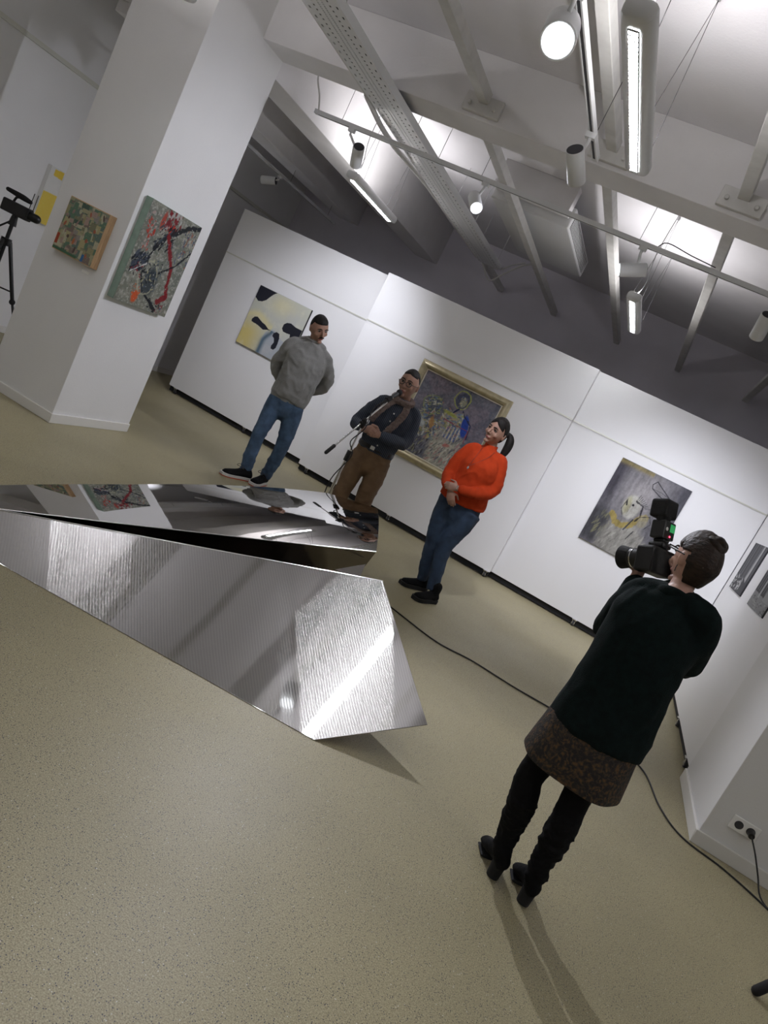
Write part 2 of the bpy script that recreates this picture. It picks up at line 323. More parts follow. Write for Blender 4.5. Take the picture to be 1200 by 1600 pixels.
# downstand beams
struct('trim_beam_cross', M().box(-6.93, FX1, 5.34, 5.69, 3.5, CZ), BEAMM, bevel=.006)
struct('trim_beam_pillar', M().box(-4.67, -4.27, 5.69, 11.1, 3.36, CZ), BEAMM, bevel=.006)
struct('trim_beam_side', M().box(-6.15, -5.78, 5.69, 11.1, 3.40, CZ), BEAMM, bevel=.006)
struct('trim_beam_cross_near', M().box(-6.93, FX1, 0.6, 0.95, 3.5, CZ), BEAMM, bevel=.006)
n = 1
for x in (-3.16, -2.26, -1.25, -.32, .66, 1.6):
    tb = M().prism([(x-.04, 5.60, 3.505), (x+.04, 5.60, 3.505), (x+.04, 5.60, 3.585), (x-.04, 5.60, 3.585)], (0, 5.52, -.13)); struct('trim_tube_%d' % n, tb, TUBEM, bevel=.005); n += 1
    if x > -3:
        tb = M().box(x-.04, x+.04, .95, 5.30, 3.60, 3.68); tb.box(x-.15, x+.15, 5.30, 5.34, 3.53, 3.66)
        for q in (-.1, .1): tb.cyl((x+q, 5.30, 3.58), (x+q, 5.27, 3.58), .016, seg=8)
        struct('trim_tube_%d' % n, tb, TUBEM, bevel=.005); n += 1

# ---------------------------------------------------------------- rolling display panels
def caster_at(x, y, parent):
    c = M(); c.cyl((x-.012, y, .03), (x+.012, y, .03), .03, seg=18); o = c.obj('caster', DARKG, parent)
    f = M(); f.box(x-.017, x-.013, y-.018, y+.018, .02, .078); f.box(x+.013, x+.017, y-.018, y+.018, .02, .078); f.box(x-.03, x+.03, y-.03, y+.03, .072, .08); f.cyl((x-.02, y, .03), (x+.02, y, .03), .007, seg=8)
    f.obj('fork', CHROME, o)
def panel(label, x0, x1, y0, th, casters):
    t = thing('display_panel', label, 'display panel', ((x0+x1)/2, y0+th/2, 0), 0, 'white rolling display panels')
    cx, cy = (x0+x1)/2, y0+th/2
    M().box(x0-cx, x1-cx, -th/2, th/2, .08, 2.61).obj('board', PANELW, t, False, .003)
    M().box(x0-cx+.01, x1-cx-.01, -th/2+.035, th/2, .012, .08).obj('gap_shade', BLACKM, t, False)  # black strip standing in for the shade in the gap below the board
    r = M().box(x0-cx, x1-cx, -th/2-.007, -th/2, 2.005, 2.020)
    r.obj('hanging_rail', RAILM, t, False)
    for c in casters: caster_at(c-cx, -th/2+.012, t)
    return t
panel('white rolling panel behind the man in the grey sweatshirt, with black and yellow canvas', -6.03, -3.60, 8.53, .10, (-4.7, -5.9, -3.72))
panel('white rolling panel behind the microphone and gold framed painting', -3.66, -.945, 8.23, .10, (-3.52, -2.31, -.99))
panel('white rolling panel with the unframed grey drawing, left of the corner', -1.02, 1.245, 8.335, .10, (.12, 1.1))
t4 = thing('display_panel', 'white rolling panel turned sideways at right, with black and white photographs', 'display panel', (1.30, 6.95, 0), 0, 'white rolling display panels')
M().box(-.05, .05, -1.42, 1.38, .08, 2.61).obj('board', PANELW, t4, False, .003)
M().box(-.02, .04, -1.40, 1.30, .012, .08).obj('gap_shade', BLACKM, t4, False)  # same black strip for the shade under the sideways board
for y in (-1.2, -.2, 1.0): caster_at(-.03, y, t4)

# ---------------------------------------------------------------- paintings (colours laid on a fine grid of vertices)
def vn(h, w, sx, sy, seed, oct=3):
    rs = np.random.RandomState(seed); out = np.zeros((h, w)); amp = 1; tot = 0
    for o in range(oct):
        gx, gy = int(max(1, sx*2**o)), int(max(1, sy*2**o)); g = rs.rand(gy+2, gx+2)
        yy = np.linspace(0, gy, h); xx = np.linspace(0, gx, w); yi = yy.astype(int); xi = xx.astype(int); fy = (yy-yi)[:, None]; fx = (xx-xi)[None, :]
        fy = fy*fy*(3-2*fy); fx = fx*fx*(3-2*fx)
        a = g[yi][:, xi]; b = g[yi][:, xi+1]; c = g[yi+1][:, xi]; d = g[yi+1][:, xi+1]
        out += amp*((a*(1-fx)+b*fx)*(1-fy)+(c*(1-fx)+d*fx)*fy); tot += amp; amp *= .55
    return out/tot
def sst(a, b, x): t = np.clip((x-a)/(b-a), 0, 1); return t*t*(3-2*t)
class Art:                       # u to the right, v up, both 0..1
    def __init__(s, n=220, m=220, base=(.5, .5, .5)):
        s.n, s.m = n, m; s.U, s.V = np.meshgrid(np.linspace(0, 1, n), np.linspace(0, 1, m)); s.C = np.zeros((m, n, 3))+np.array(base)
    def mix(s, k, c): k = np.clip(k, 0, 1)[..., None]; s.C = s.C*(1-k)+np.array(c)*k
    def N(s, sx, sy, seed, o=3): return vn(s.m, s.n, sx, sy, seed, o)
    def ell(s, u, v, a, b, ang, c, soft=.05, k=1.0, wob=0, seed=1):
        U = s.U-u; V = s.V-v; ca, sa = math.cos(ang), math.sin(ang); x = (U*ca+V*sa)/a; y = (-U*sa+V*ca)/b
        d = np.sqrt(x*x+y*y)+(wob*(s.N(9, 9, seed)-.5) if wob else 0); s.mix((1-sst(1-soft, 1+soft, d))*k, c)
    def ring(s, u, v, a, b, ang, wd, c, k=1, wob=0, seed=1):
        U = s.U-u; V = s.V-v; ca, sa = math.cos(ang), math.sin(ang); x = (U*ca+V*sa)/a; y = (-U*sa+V*ca)/b
        d = np.abs(np.sqrt(x*x+y*y)-1+(wob*(s.N(9, 9, seed)-.5) if wob else 0)); s.mix((1-sst(wd*.6, wd, d))*k, c)
    def line(s, pts, wd, c, k=1, rough=0, seed=1):
        best = np.full(s.U.shape, 9.0)
        for (a, b), (p, q) in zip(pts[:-1], pts[1:]):
            dx, dy = p-a, q-b; L2 = dx*dx+dy*dy+1e-9; t = np.clip(((s.U-a)*dx+(s.V-b)*dy)/L2, 0, 1)
            best = np.minimum(best, np.hypot(s.U-a-t*dx, s.V-b-t*dy))
        if rough: best = best+rough*(s.N(30, 30, seed)-.5)
        s.mix((1-sst(wd*.6, wd, best))*k, c)
    def poly(s, pts, c, k=1, soft=.008):
        ins = np.zeros(s.U.shape, bool); n = len(pts)
        for i in range(n):
            (x0, y0), (x1, y1) = pts[i], pts[(i+1) % n]
            if y0 == y1: continue
            cr = ((y0 > s.V) != (y1 > s.V)) & (s.U < (x1-x0)*(s.V-y0)/(y1-y0)+x0); ins ^= cr
        s.mix(ins.astype(float)*k, c)
    def dabs(s, n, box, size, cols, seed, k=.9, elong=3, ang=None):
        rs = random.Random(seed)
        for i in range(n):
            u = rs.uniform(box[0], box[1]); v = rs.uniform(box[2], box[3]); r = rs.uniform(*size); a = rs.uniform(0, 3.14) if ang is None else ang+rs.uniform(-.4, .4)
            R = r*1.3; i0, i1 = int(max(0, (u-R)*s.n)), int(min(s.n, (u+R)*s.n+2)); j0, j1 = int(max(0, (v-R)*s.m)), int(min(s.m, (v+R)*s.m+2))
            if i1 <= i0 or j1 <= j0: continue
            U = s.U[j0:j1, i0:i1]-u; V = s.V[j0:j1, i0:i1]-v; ca, sa = math.cos(a), math.sin(a); d = np.sqrt(((U*ca+V*sa)/r)**2+((-U*sa+V*ca)/(r/elong))**2)
            kk = ((1-sst(.75, 1.1, d))*k)[..., None]; s.C[j0:j1, i0:i1] = s.C[j0:j1, i0:i1]*(1-kk)+np.array(rs.choice(cols))*kk
def art_mat(name, rough=.55, spec=.5):
    m = bpy.data.materials.new(name); m.use_nodes = True; nt = m.node_tree; a = nt.nodes.new('ShaderNodeVertexColor'); a.layer_name = 'paint'
    b = nt.nodes['Principled BSDF']; nt.links.new(a.outputs[0], b.inputs['Base Color']); b.inputs['Roughness'].default_value = rough; b.inputs['Specular IOR Level'].default_value = spec; return m
OIL = art_mat('oil_paint', .7, .25); PRINT = art_mat('photo_print', .65, .2)
def put_art(art, name, parent, O, U, V, m, relief=0.0):
    n, mm = art.n, art.m; O, U, V = map(np.array, (O, U, V)); uu = art.U.ravel()[:, None]; vv = art.V.ravel()[:, None]
    N = np.cross(U, V); N = N/np.linalg.norm(N); lum = art.C.mean(2).ravel()[:, None]
    P = O+uu*U+vv*V+N*relief*lum; me = bpy.data.meshes.new(name)
    idx = np.arange(n*mm).reshape(mm, n); F = np.stack([idx[:-1, :-1], idx[:-1, 1:], idx[1:, 1:], idx[1:, :-1]], -1).reshape(-1, 4)
    me.from_pydata(P.tolist(), [], F.tolist()); me.materials.append(m)
    ca = me.color_attributes.new('paint', 'FLOAT_COLOR', 'POINT'); ca.data.foreach_set('color', np.concatenate([art.C.reshape(-1, 3), np.ones((n*mm, 1))], 1).ravel().astype(np.float32))
    o = bpy.data.objects.new(name, me); COL.objects.link(o); o.parent = parent; return o

def art_cow():
    a = Art(base=(.52, .53, .46)); n = a.N(4, 4, 3); a.mix((n-.4)*1.6, (.45, .47, .50)); a.mix(np.exp(-((a.U-.5)**2/.05+(a.V-.85)**2/.02))*.6, (.68, .62, .36))
    a.mix(sst(.55, .1, a.U)*sst(.62, .2, a.V), (.62, .52, .20)); a.mix((a.N(9, 9, 5)-.5)*1.0, (.72, .70, .55))
    a.poly([(.40, 0), (.41, .12), (.40, .25), (.42, .36), (.48, .44), (.56, .44), (.75, .35), (1, .3), (1, 0)], (.40, .43, .47))
    a.mix(np.exp(-((a.U-.43-.10*sst(.2, .45, a.V))**2/.002))*(a.V < .42)*.9, (.055, .11, .16)); a.mix((a.N(7, 7, 8)-.45)*1.4*(a.V < .42)*(a.U > .5), (.55, .53, .52))
    a.mix(np.exp(-((a.V-.50-.06*np.sin(a.U*9))**2/.004))*(a.U < .5)*.5, (.75, .65, .25))
    D = (.016, .017, .026)
    a.poly([(0, 1), (.335, 1), (.28, .95), (.235, .88), (.20, .82), (.14, .77), (.07, .75), (.0, .79)], D)
    a.poly([(.10, .445), (.13, .50), (.18, .52), (.24, .495), (.30, .47), (.36, .46), (.44, .42), (.50, .415), (.42, .395), (.36, .37), (.30, .385), (.24, .40), (.16, .405), (.11, .41)], D)
    a.poly([(.56, .40), (.60, .44), (.66, .43), (.69, .36), (.70, .28), (.70, .20), (.67, .155), (.62, .16), (.61, .20), (.63, .27), (.60, .33), (.56, .35)], D)
    a.poly([(.66, .53), (.66, .60), (.70, .645), (.77, .665), (.88, .64), (1.0, .64), (1, .38), (.94, .40), (.86, .42), (.83, .50), (.76, .49), (.70, .49)], D)
    return a
def art_figures():
    a = Art(260, 260, (.155, .16, .20)); a.mix((a.N(14, 14, 2)-.42)*2.2, (.26, .26, .30)); a.mix((a.N(5, 5, 9)-.5)*2, (.30, .24, .29)); a.mix((a.N(40, 40, 4)-.55)*2, (.09, .12, .17))
    G = [(.45, .44, .32), (.62, .60, .50), (.10, .14, .24), (.20, .28, .42), (.35, .38, .16), (.40, .22, .20), (.50, .40, .22), (.30, .36, .34)]
    a.dabs(260, (.02, .75, .0, .30), (.015, .05), [(.05, .05, .07), (.10, .10, .13), (.35, .35, .22), (.25, .25, .28)], 3, .8, 4, 1.3)
    a.ell(.60, .20, .19, .30, .1, (.48, .46, .38), .2, .8, .4); a.dabs(240, (.42, .78, .0, .42), (.012, .045), [(.6, .58, .5), (.55, .52, .42), (.45, .25, .24), (.15, .15, .18), (.3, .32, .28)], 4, .8, 4, 1.2)
    a.ell(.57, .52, .16, .17, 0, (.33, .33, .34), .2, .9, .4); a.dabs(200, (.42, .74, .40, .70), (.01, .04), G, 5, .9, 3)
    a.ell(.72, .58, .045, .13, .25, (.03, .08, .42), .15, 1, .3); a.ell(.49, .645, .10, .022, -.1, (.42, .44, .10), .3, .9, .4)
    a.ell(.56, .85, .085, .105, 0, (.09, .10, .15), .15, 1, .3); a.ring(.55, .86, .10, .115, .1, .09, (.40, .44, .14), .95, .4, 3); a.ell(.575, .83, .04, .06, 0, (.38, .38, .26), .3, .9, .5)
    a.dabs(30, (.52, .62, .77, .90), (.008, .02), G, 8, .9, 3)
    a.line([(.56, .74), (.52, .68)], .014, (.03, .04, .10)); a.line([(.62, .74), (.66, .69), (.78, .62), (.80, .45)], .010, (.03, .04, .10), 1, .02)
    a.ell(.25, .63, .12, .14, 0, (.12, .14, .17), .2, .9, .3); a.ring(.24, .64, .11, .12, 0, .09, (.28, .34, .18), .8, .5, 4); a.dabs(90, (.14, .36, .52, .75), (.008, .03), G, 6, .9, 3)
    a.dabs(200, (.08, .42, .25, .52), (.012, .04), G+[(.6, .62, .6)], 7, .9, 3); a.ell(.19, .40, .075, .055, -.3, (.58, .62, .62), .25, .9, .5); a.ell(.145, .30, .055, .05, 0, (.025, .07, .45), .15, 1, .3)
    a.ell(.33, .45, .03, .07, .3, (.55, .30, .10), .3, .9, .4); a.line([(.09, .22), (.13, .12), (.10, .02)], .03, (.45, .46, .26), .8, .04)
    for k in range(9): a.line([(.53+.02*k, .52), (.52+.022*k, .36)], .006, (.08, .14, .40) if k % 2 else (.65, .62, .6), .9, .01)
    a.line([(.45, .56), (.6, .55), (.78, .55), (.79, .40)], .006, (.35, .06, .10), .9, .01); a.ell(.62, .28, .045, .02, .4, (.5, .16, .14), .3, .8, .4)
    return a
def art_drawing():
    a = Art(base=(.20, .195, .22)); a.mix((a.N(6, 6, 12)-.4)*2, (.28, .27, .29)); a.mix((a.N(3, 12, 2)-.5)*1.6, (.10, .10, .12))
    a.mix(np.exp(-((a.U-.47)**2/.06+(a.V-.72)**2/.07)), (.42, .40, .41)); a.mix(sst(.22, .05, a.U)*sst(.3, .7, a.V), (.075, .07, .09)); a.mix(sst(.8, .95, a.U)*.8, (.09, .09, .11))
    a.mix(np.exp(-((a.V-.975)**2/.0008))*(a.U < .48)*.9, (.34, .28, .12))
    a.ell(.08, .22, .20, .20, 0, (.07, .07, .08), .3, .9, .4); a.dabs(30, (.08, .26, .12, .38), (.02, .06), [(.30, .29, .17), (.2, .2, .14)], 3, .7, 5, 1.3)
    a.ell(.50, .18, .30, .22, .1, (.40, .39, .35), .2, .85, .3); a.dabs(90, (.22, .78, .0, .34), (.02, .07), [(.5, .49, .44), (.33, .32, .29), (.25, .24, .22)], 4, .6, 5, 1.2)
    a.ell(.42, .56, .115, .135, .15, (.56, .55, .50), .15, 1, .25); a.ell(.36, .56, .045, .10, .1, (.48, .46, .26), .4, .7)
    a.line([(.24, .40), (.32, .34), (.42, .33), (.52, .38), (.60, .50), (.66, .52)], .045, (.42, .33, .10), .95, .03); a.ell(.64, .47, .06, .07, 0, (.40, .37, .26), .3, .8, .3)
    K = (.02, .02, .028)
    a.line([(.44, .64), (.55, .62), (.585, .50), (.55, .44)], .012, K, .9, .02); a.ell(.43, .585, .016, .014, 0, K); a.line([(.33, .60), (.35, .56)], .012, K); a.line([(.33, .62), (.31, .50), (.36, .44)], .007, K, .7, .01)
    for k in range(9): a.line([(.45+.018*k, .66-.007*k), (.46+.024*k, .72-.012*k)], .004, K, .8)
    a.line([(.58, .50), (.70, .55), (.75, .48), (.70, .40)], .006, K, .8, .01); a.line([(.52, .44), (.47, .30)], .012, (.03, .04, .08), .9, .01)
    a.line([(.60, .33), (.56, .22)], .010, K, .8, .01); a.line([(.52, .88), (.56, .93), (.62, .90), (.80, .82), (.93, .80), (.84, .76), (.66, .80), (.54, .84), (.52, .88)], .006, K, .95)
    a.line([(.54, .84), (.68, .84), (.90, .80)], .004, K, .7); a.dabs(16, (.70, .92, .62, .78), (.02, .05), [(.42, .38, .24), (.4, .39, .37)], 6, .6, 5, 1.4)
    return a
def art_abstract():
    a = Art(220, 290, (.25, .26, .22)); a.mix((a.N(12, 14, 2)-.4)*2, (.38, .38, .33)); a.mix((a.N(5, 6, 9)-.5)*2.2, (.20, .22, .20)); a.mix((a.N(40, 50, 4)-.5)*2.5, (.50, .50, .46))
    K = (.018, .022, .032); Rd = (.28, .02, .03); Rb = (.50, .07, .04)
    a.dabs(120, (0, 1, 0, 1), (.01, .04), [(.55, .55, .52), (.15, .18, .19), (.38, .37, .28)], 11, .6, 6)
    a.ell(.30, .87, .04, .10, 0, Rb, .3, .8, .6); a.dabs(40, (.08, .22, .55, .9), (.01, .035), [Rb, (.5, .4, .38)], 12, .8, 2); a.dabs(60, (.35, .62, .80, .99), (.012, .045), [Rd, (.25, .03, .04), (.5, .5, .48)], 13, .85, 2)
    a.ell(.50, .83, .07, .045, 0, Rb, .2, .9, .4); a.dabs(60, (.75, 1, .55, .9), (.01, .035), [(.35, .12, .08), (.10, .12, .22), (.5, .48, .42)], 15, .7, 3)
    a.line([(1, .98), (.80, .93), (.60, .83), (.45, .74), (.33, .60)], .035, K, .92, .04, 3); a.dabs(70, (.28, .62, .60, .86), (.012, .04), [K, (.08, .10, .13)], 16, .9, 3, .9)
    a.line([(.48, .76), (.62, .62), (.76, .47), (.80, .30), (.86, .18)], .034, Rd, .95, .035, 4); a.line([(.86, .2), (.74, .12)], .04, Rd, .9, .04); 
    a.line([(.36, .62), (.27, .48), (.28, .32), (.40, .17), (.62, .08)], .014, K, 1, .012); a.line([(.28, .34), (.55, .38), (.80, .52), (1, .72)], .013, K, .9, .02)
    a.ell(.46, .28, .13, .14, .2, (.05, .07, .09), .3, .85, .5); a.ring(.40, .30, .15, .17, .3, .07, (.50, .50, .38), .7, .4); a.dabs(50, (.30, .62, .2, .5), (.01, .03), [K, (.5, .48, .3), (.12, .16, .2)], 17, .85, 3)
    a.dabs(90, (.05, .32, .33, .52), (.012, .045), [K, (.06, .08, .12), (.10, .12, .16)], 18, .85, 2.5, .7); a.dabs(26, (.05, .30, .28, .40), (.01, .03), [(.3, .03, .05), K], 19, .9, 3); a.line([(.08, .30), (.30, .43)], .008, (.7, .7, .68), .8, .02)
    a.ell(.32, .09, .05, .06, 0, (.62, .14, .04), .3, .95, .6); a.dabs(20, (.24, .38, .04, .22), (.008, .02), [(.65, .16, .05), (.5, .2, .1)], 20, .9, 2)
    a.line([(.60, .10), (.74, .03)], .03, K, .95, .04); a.dabs(30, (.6, .9, .0, .10), (.01, .03), [K, (.3, .05, .08), (.12, .15, .22)], 22, .8, 3)
    a.dabs(400, (0, 1, 0, 1), (.004, .012), [(.6, .6, .57), (.1, .1, .11), (.45, .44, .38)], 23, .7, 2)
    return a
def art_collage():
    a = Art(200, 200, (.26, .27, .20)); rs = random.Random(5)
    cols = [(.40, .38, .24), (.13, .22, .15), (.22, .17, .15), (.42, .30, .26), (.50, .47, .33), (.14, .20, .17), (.33, .31, .17), (.30, .28, .26), (.08, .13, .10), (.22, .22, .14), (.45, .40, .22)]
    for i in range(170):
        u, v = rs.random(), rs.random(); w, h = rs.uniform(.025, .10), rs.uniform(.03, .09); c = rs.choice(cols)
        a.poly([(u-w, v-h), (u+w, v-h*rs.uniform(.6, 1.1)), (u+w*rs.uniform(.7, 1.1), v+h), (u-w*rs.uniform(.8, 1), v+h*.9)], c)
    for i in range(26):
        u, v = rs.uniform(.05, .95), rs.uniform(.05, .95); a.ell(u, v, rs.uniform(.015, .035), rs.uniform(.03, .07), rs.uniform(-.4, .4), rs.choice([(.50, .48, .34), (.10, .07, .06), (.42, .12, .07), (.34, .22, .2)]), .1, .95, .3, i)
    a.dabs(240, (0, 1, 0, 1), (.008, .02), cols+[(.05, .06, .05), (.55, .53, .4)], 9, .8, 4)
    a.poly([(0, .10), (.07, .10), (.07, .30), (0, .30)], (.38, .06, .03)); a.poly([(0, 0), (.62, 0), (.62, .05), (0, .05)], (.07, .16, .09)); a.poly([(.72, .0), (.78, .0), (.78, .14), (.73, .14)], (.05, .16, .40)); a.ell(.42, .27, .03, .06, 0, (.5, .15, .05), .2, .9)
    return a
def art_yellow():
    a = Art(120, 120, (.66, .66, .64)); a.mix((a.N(6, 6, 3)-.5), (.75, .75, .73)); y = .56+.02*(a.N(8, 2, 3)-.5); a.mix(sst(0, .01, y-a.V), (.72, .55, .10)); a.mix((a.N(30, 30, 3)-.5)*.8*(a.V < .55), (.75, .62, .20))
    a.poly([(.06, .86), (.22, .84), (.22, .98), (.06, .97)], (.72, .52, .07)); a.line([(.32, .09), (.9, .07)], .008, (.02, .02, .02)); return a
def art_photo(k):
    a = Art(150, 110, (.09, .09, .10)); 
    for i in range(24): a.mix(np.exp(-((a.U-random.Random(i+k).random())**2/.0006))*.8*(a.V > .3), [(.25, .25, .27), (.03, .03, .035)][i % 2])
    if k == 1: a.poly([(.68, .30), (.82, .24), (.82, 1), (.72, 1)], (.62, .62, .63)); a.dabs(60, (.02, .62, .02, .30), (.02, .06), [(.55, .55, .55), (.04, .04, .05), (.8, .8, .8)], 4, .9, 2)
    else: a.poly([(.0, 0), (1, 0), (1, .22), (0, .28)], (.40, .40, .41)); a.poly([(.3, .2), (.38, .2), (.38, 1), (.3, 1)], (.6, .6, .62)); a.poly([(.6, .2), (.95, .2), (.95, .8), (.6, .8)], (.5, .5, .52)); a.dabs(50, (0, 1, 0, .2), (.02, .06), [(.7, .7, .7), (.1, .1, .1)], 5, .7, 5, 0)
    return a
def canvas(label, art, x0, x1, y, z0, z1, th, edge, cat='painting', name='painting', relief=.0):
    t = thing(name, label, cat, ((x0+x1)/2, y, z0)); w = x1-x0; h = z1-z0
    M().box(-w/2, w/2, -th, 0, 0, h).obj('stretcher', edge, t, False, .002)
    put_art(art, 'canvas', t, (-w/2+.001, -th-.0015, .001), (w-.002, 0, 0), (0, 0, h-.002), OIL, relief); return t
canvas('square canvas with black cow-like patches on yellow and grey, behind man in sweatshirt', art_cow(), -5.33, -4.51, 8.53, 1.03, 1.825, .035, BLACKM)
dr_ = art_drawing(); dr_.C = np.clip(dr_.C*(.30+.62*dr_.N(26, 9, 77)+.30*dr_.N(60, 60, 5))[..., None]*.9, 0, 1)
canvas('unframed grey and ochre drawing of a seated figure, behind the photographer', dr_, -.285, .502, 8.33, .913, 1.896, .02, DARKG, relief=.002)
tf = thing('framed_painting', 'painting of two dark blue figures in a wide champagne gold frame', 'painting', (-2.195, 8.23, .76))
fr = M(); w2, hh = .583, 1.14
prof = [(0, 0), (.0, .035), (.018, .055), (.045, .062), (.072, .050), (.088, .030), (.088, 0)]
for (cx, cz, dx, dz, L_) in ((-w2, 0, 0, 1, hh), (w2, hh, 0, -1, hh), (w2, 0, -1, 0, 2*w2), (-w2, hh, 1, 0, 2*w2)):
    vs = []; n_ = len(prof)
    ix, iz = {(0, 1): (1, 0), (0, -1): (-1, 0), (-1, 0): (0, 1), (1, 0): (0, -1)}[(dx, dz)]
    for end in (0, 1):
        for q, d in prof:
            l = q if end == 0 else L_-q; vs.append((cx+dx*l+ix*q, -d, cz+dz*l+iz*q))
    fr.add(vs, [(i, i+1, n_+i+1, n_+i) for i in range(n_-1)]+[tuple(range(n_)), tuple(range(2*n_-1, n_-1, -1))])
fr.obj('frame', GOLD, tf, True)
fl = M()
for b_ in ((-w2+.085, -w2+.100, .085, hh-.085), (w2-.100, w2-.085, .085, hh-.085)): fl.box(b_[0], b_[1], -.026, 0, b_[2], b_[3])
for z_ in (.085, hh-.100): fl.box(-w2+.1, w2-.1, -.026, 0, z_, z_+.015)
fl.obj('fillet', CREAM, tf, False)
fg_ = art_figures(); fg_.C = fg_.C*(.5+.6*fg_.N(50, 50, 78)[..., None])
put_art(fg_, 'canvas', tf, (-w2+.098, -.012, .098), (2*w2-.196, 0, 0), (0, 0, hh-.196), OIL, .003)
M().box(-w2+.03, w2-.03, -.008, 0, .03, hh-.03).obj('backing', DARKG, tf, False)
# pillar pictures
tc_ = thing('collage', 'small square paper collage in a pale wooden box frame on the pillar', 'painting', (-4.595, 4.74, 1.267))
M().box(-.225, .225, -.045, 0, 0, .433).obj('box_frame', WOODL, tc_, False, .002)
ac_ = art_collage(); ac_.C = ac_.C*.85
put_art(ac_, 'picture', tc_, (-.220, -.0465, .006), (.415, 0, 0), (0, 0, .42), OIL)
ta = thing('painting', 'tall splattered abstract with red and black strokes on the pillar side', 'painting', (-4.25, 5.15, 1.13))
M().box(0, .065, -.345, .325, 0, .83).obj('stretcher', GREENS, ta, False, .002)
aa_ = art_abstract(); aa_.C = aa_.C**1.3*.95
put_art(aa_, 'canvas', ta, (.067, -.343, .002), (0, .666, 0), (0, 0, .826), OIL, .003)
ty = thing('painting', 'white and yellow canvas on the far left wall, partly behind the pillar', 'painting', (-6.93, 6.72, 1.31))
M().box(0, .06, -.40, .40, 0, .61).obj('stretcher', CARD, ty, False, .002)
put_art(art_yellow(), 'canvas', ty, (.062, -.398, .001), (0, .796, 0), (0, 0, .608), OIL)
for k, (y0, lab) in enumerate(((7.62, 'black and white photograph print, nearer to the panel corner'), (6.42, 'black and white photograph print at the right edge of the picture'))):
    tp = thing('photograph', lab, 'photograph', (1.25, y0, 1.215), 0, 'photographs on the sideways panel')
    M().box(-.012, 0, -.37, .37, 0, .50).obj('mount', DARKG, tp, False)
    ap_ = art_photo(k+1); ap_.C = ap_.C*.6
    put_art(ap_, 'print', tp, (-.0135, .368, .001), (0, -.736, 0), (0, 0, .498), PRINT)
tag(M().box(-4.50, -4.43, 4.737, 4.74, 1.205, 1.225).obj('caption_card', CARD, None, False), 'tiny caption card below the wooden collage', 'card')
tag(M().box(-4.25, -4.247, 5.37, 5.45, 1.085, 1.105).obj('caption_card', CARD, None, False), 'tiny caption card below the splattered abstract', 'card')

# ---------------------------------------------------------------- mirrored steel sculpture
# the upper blade is a gently arched sheet rising from a tip on the floor
_ax = Vector((1.85, 1.978)).normalized(); _pr = Vector((-_ax.y, _ax.x))
def up_(x, y):
    d = Vector((x+3.09, y-2.372)); a, c = d.dot(_pr), d.dot(_ax)
    return Vector((x, y, max(.004, -.66362+.024609*x+.308009*y-.100142*a*a-.064452*a*c)))
SC_TIP = up_(-3.09, 2.372); E_ = up_(-1.127, 4.127); D_ = up_(-1.514, 5.035); C_ = up_(-1.976, 5.16)
R_ = Vector((-.940, 3.848, .5552)); _n = (Vector((-.67, 2.966, .003))-Vector((-3.12, 2.479, .003))).cross(R_-Vector((-3.12, 2.479, .003))).normalized(); K_ = Vector((-.297, 3.362, 0)); K_.z = .003-(_n.x*(K_.x+.67)+_n.y*(K_.y-2.966))/_n.z; G_ = Vector((-.670, 2.966, .003)); TL = Vector((-3.12, 2.479, .003)); I_ = Vector((-1.02, 3.62, .003)); VB = E_+Vector((-.08, .10, -.30))
sc = thing('steel_sculpture', 'low folded sculpture of mirror polished steel sheets lying on the floor', 'sculpture', (-1.6, 3.3, 0))
def sheet(name, poly, m, th=.005, uvdir=None, edge=None, label=None):
    O = Vector((-1.6, 3.3, 0)); P = [Vector(p)-O for p in poly]; n_ = (P[1]-P[0]).cross(P[2]-P[0]).normalized()
    if n_.z < 0 and abs(n_.z) > .2: n_ = -n_
    me = M().prism(P, -n_*th).mesh(name, m, False)
    if uvdir is not None:
        uvl = me.uv_layers.new(name='uv'); a = Vector(uvdir).normalized(); a = (a-n_*a.dot(n_)).normalized(); b = n_.cross(a)
        for lp in me.loops: c = me.vertices[lp.vertex_index].co; uvl.data[lp.index].uv = (c.dot(a), c.dot(b))
    o = bpy.data.objects.new(name, me); COL.objects.link(o); o.parent = sc
    b_ = o.modifiers.new('bevel', 'BEVEL'); b_.width = .0018; b_.segments = 2
    if label: o['label'] = label
    return o
STM = steel_mat('mirror_steel', False); STF = steel_mat('brushed_steel', True); STI = mat('shaded_inner_steel', (.16, .145, .13), .12, 1.0); EDG = mat('edge_highlight_steel', (.9, .9, .9), .28, 1.0)  # STI: shade of the fold put into the colour; EDG: painted edge highlight
def grid_sheet(name, top, nu, nv, m, th=.005):      # a curved sheet: top(u, v) with thickness
    O = Vector((-1.6, 3.3, 0)); vs = []
    for k in (0, 1):
        for a in range(nu+1):
            for b_ in range(nv+1): vs.append(top(a/nu, b_/nv)-O-Vector((0, 0, th*k)))
    w = nv+1; n0 = (nu+1)*w; fs = []
    for a in range(nu):
        for b_ in range(nv):
            q = a*w+b_; fs += [(q, q+1, q+w+1, q+w), (n0+q, n0+q+w, n0+q+w+1, n0+q+1)]
    for a in range(nu):
        for b_ in (0, nv): q = a*w+b_; fs.append((q, q+w, n0+q+w, n0+q))
    for b_ in range(nv): fs.append((nu*w+b_, nu*w+b_+1, n0+nu*w+b_+1, n0+nu*w+b_))
    me = M().add(vs, fs).mesh(name, m, True); o = bpy.data.objects.new(name, me); COL.objects.link(o); o.parent = sc; return o
FAR = [(0, Vector((-3.09, 2.372))), (.14, Vector((-2.799, 2.968))), (.35, Vector((-2.521, 3.586))), (.62, Vector((-2.212, 4.454))), (.86, Vector((-1.976, 5.16))), (1, Vector((-1.514, 5.035)))]
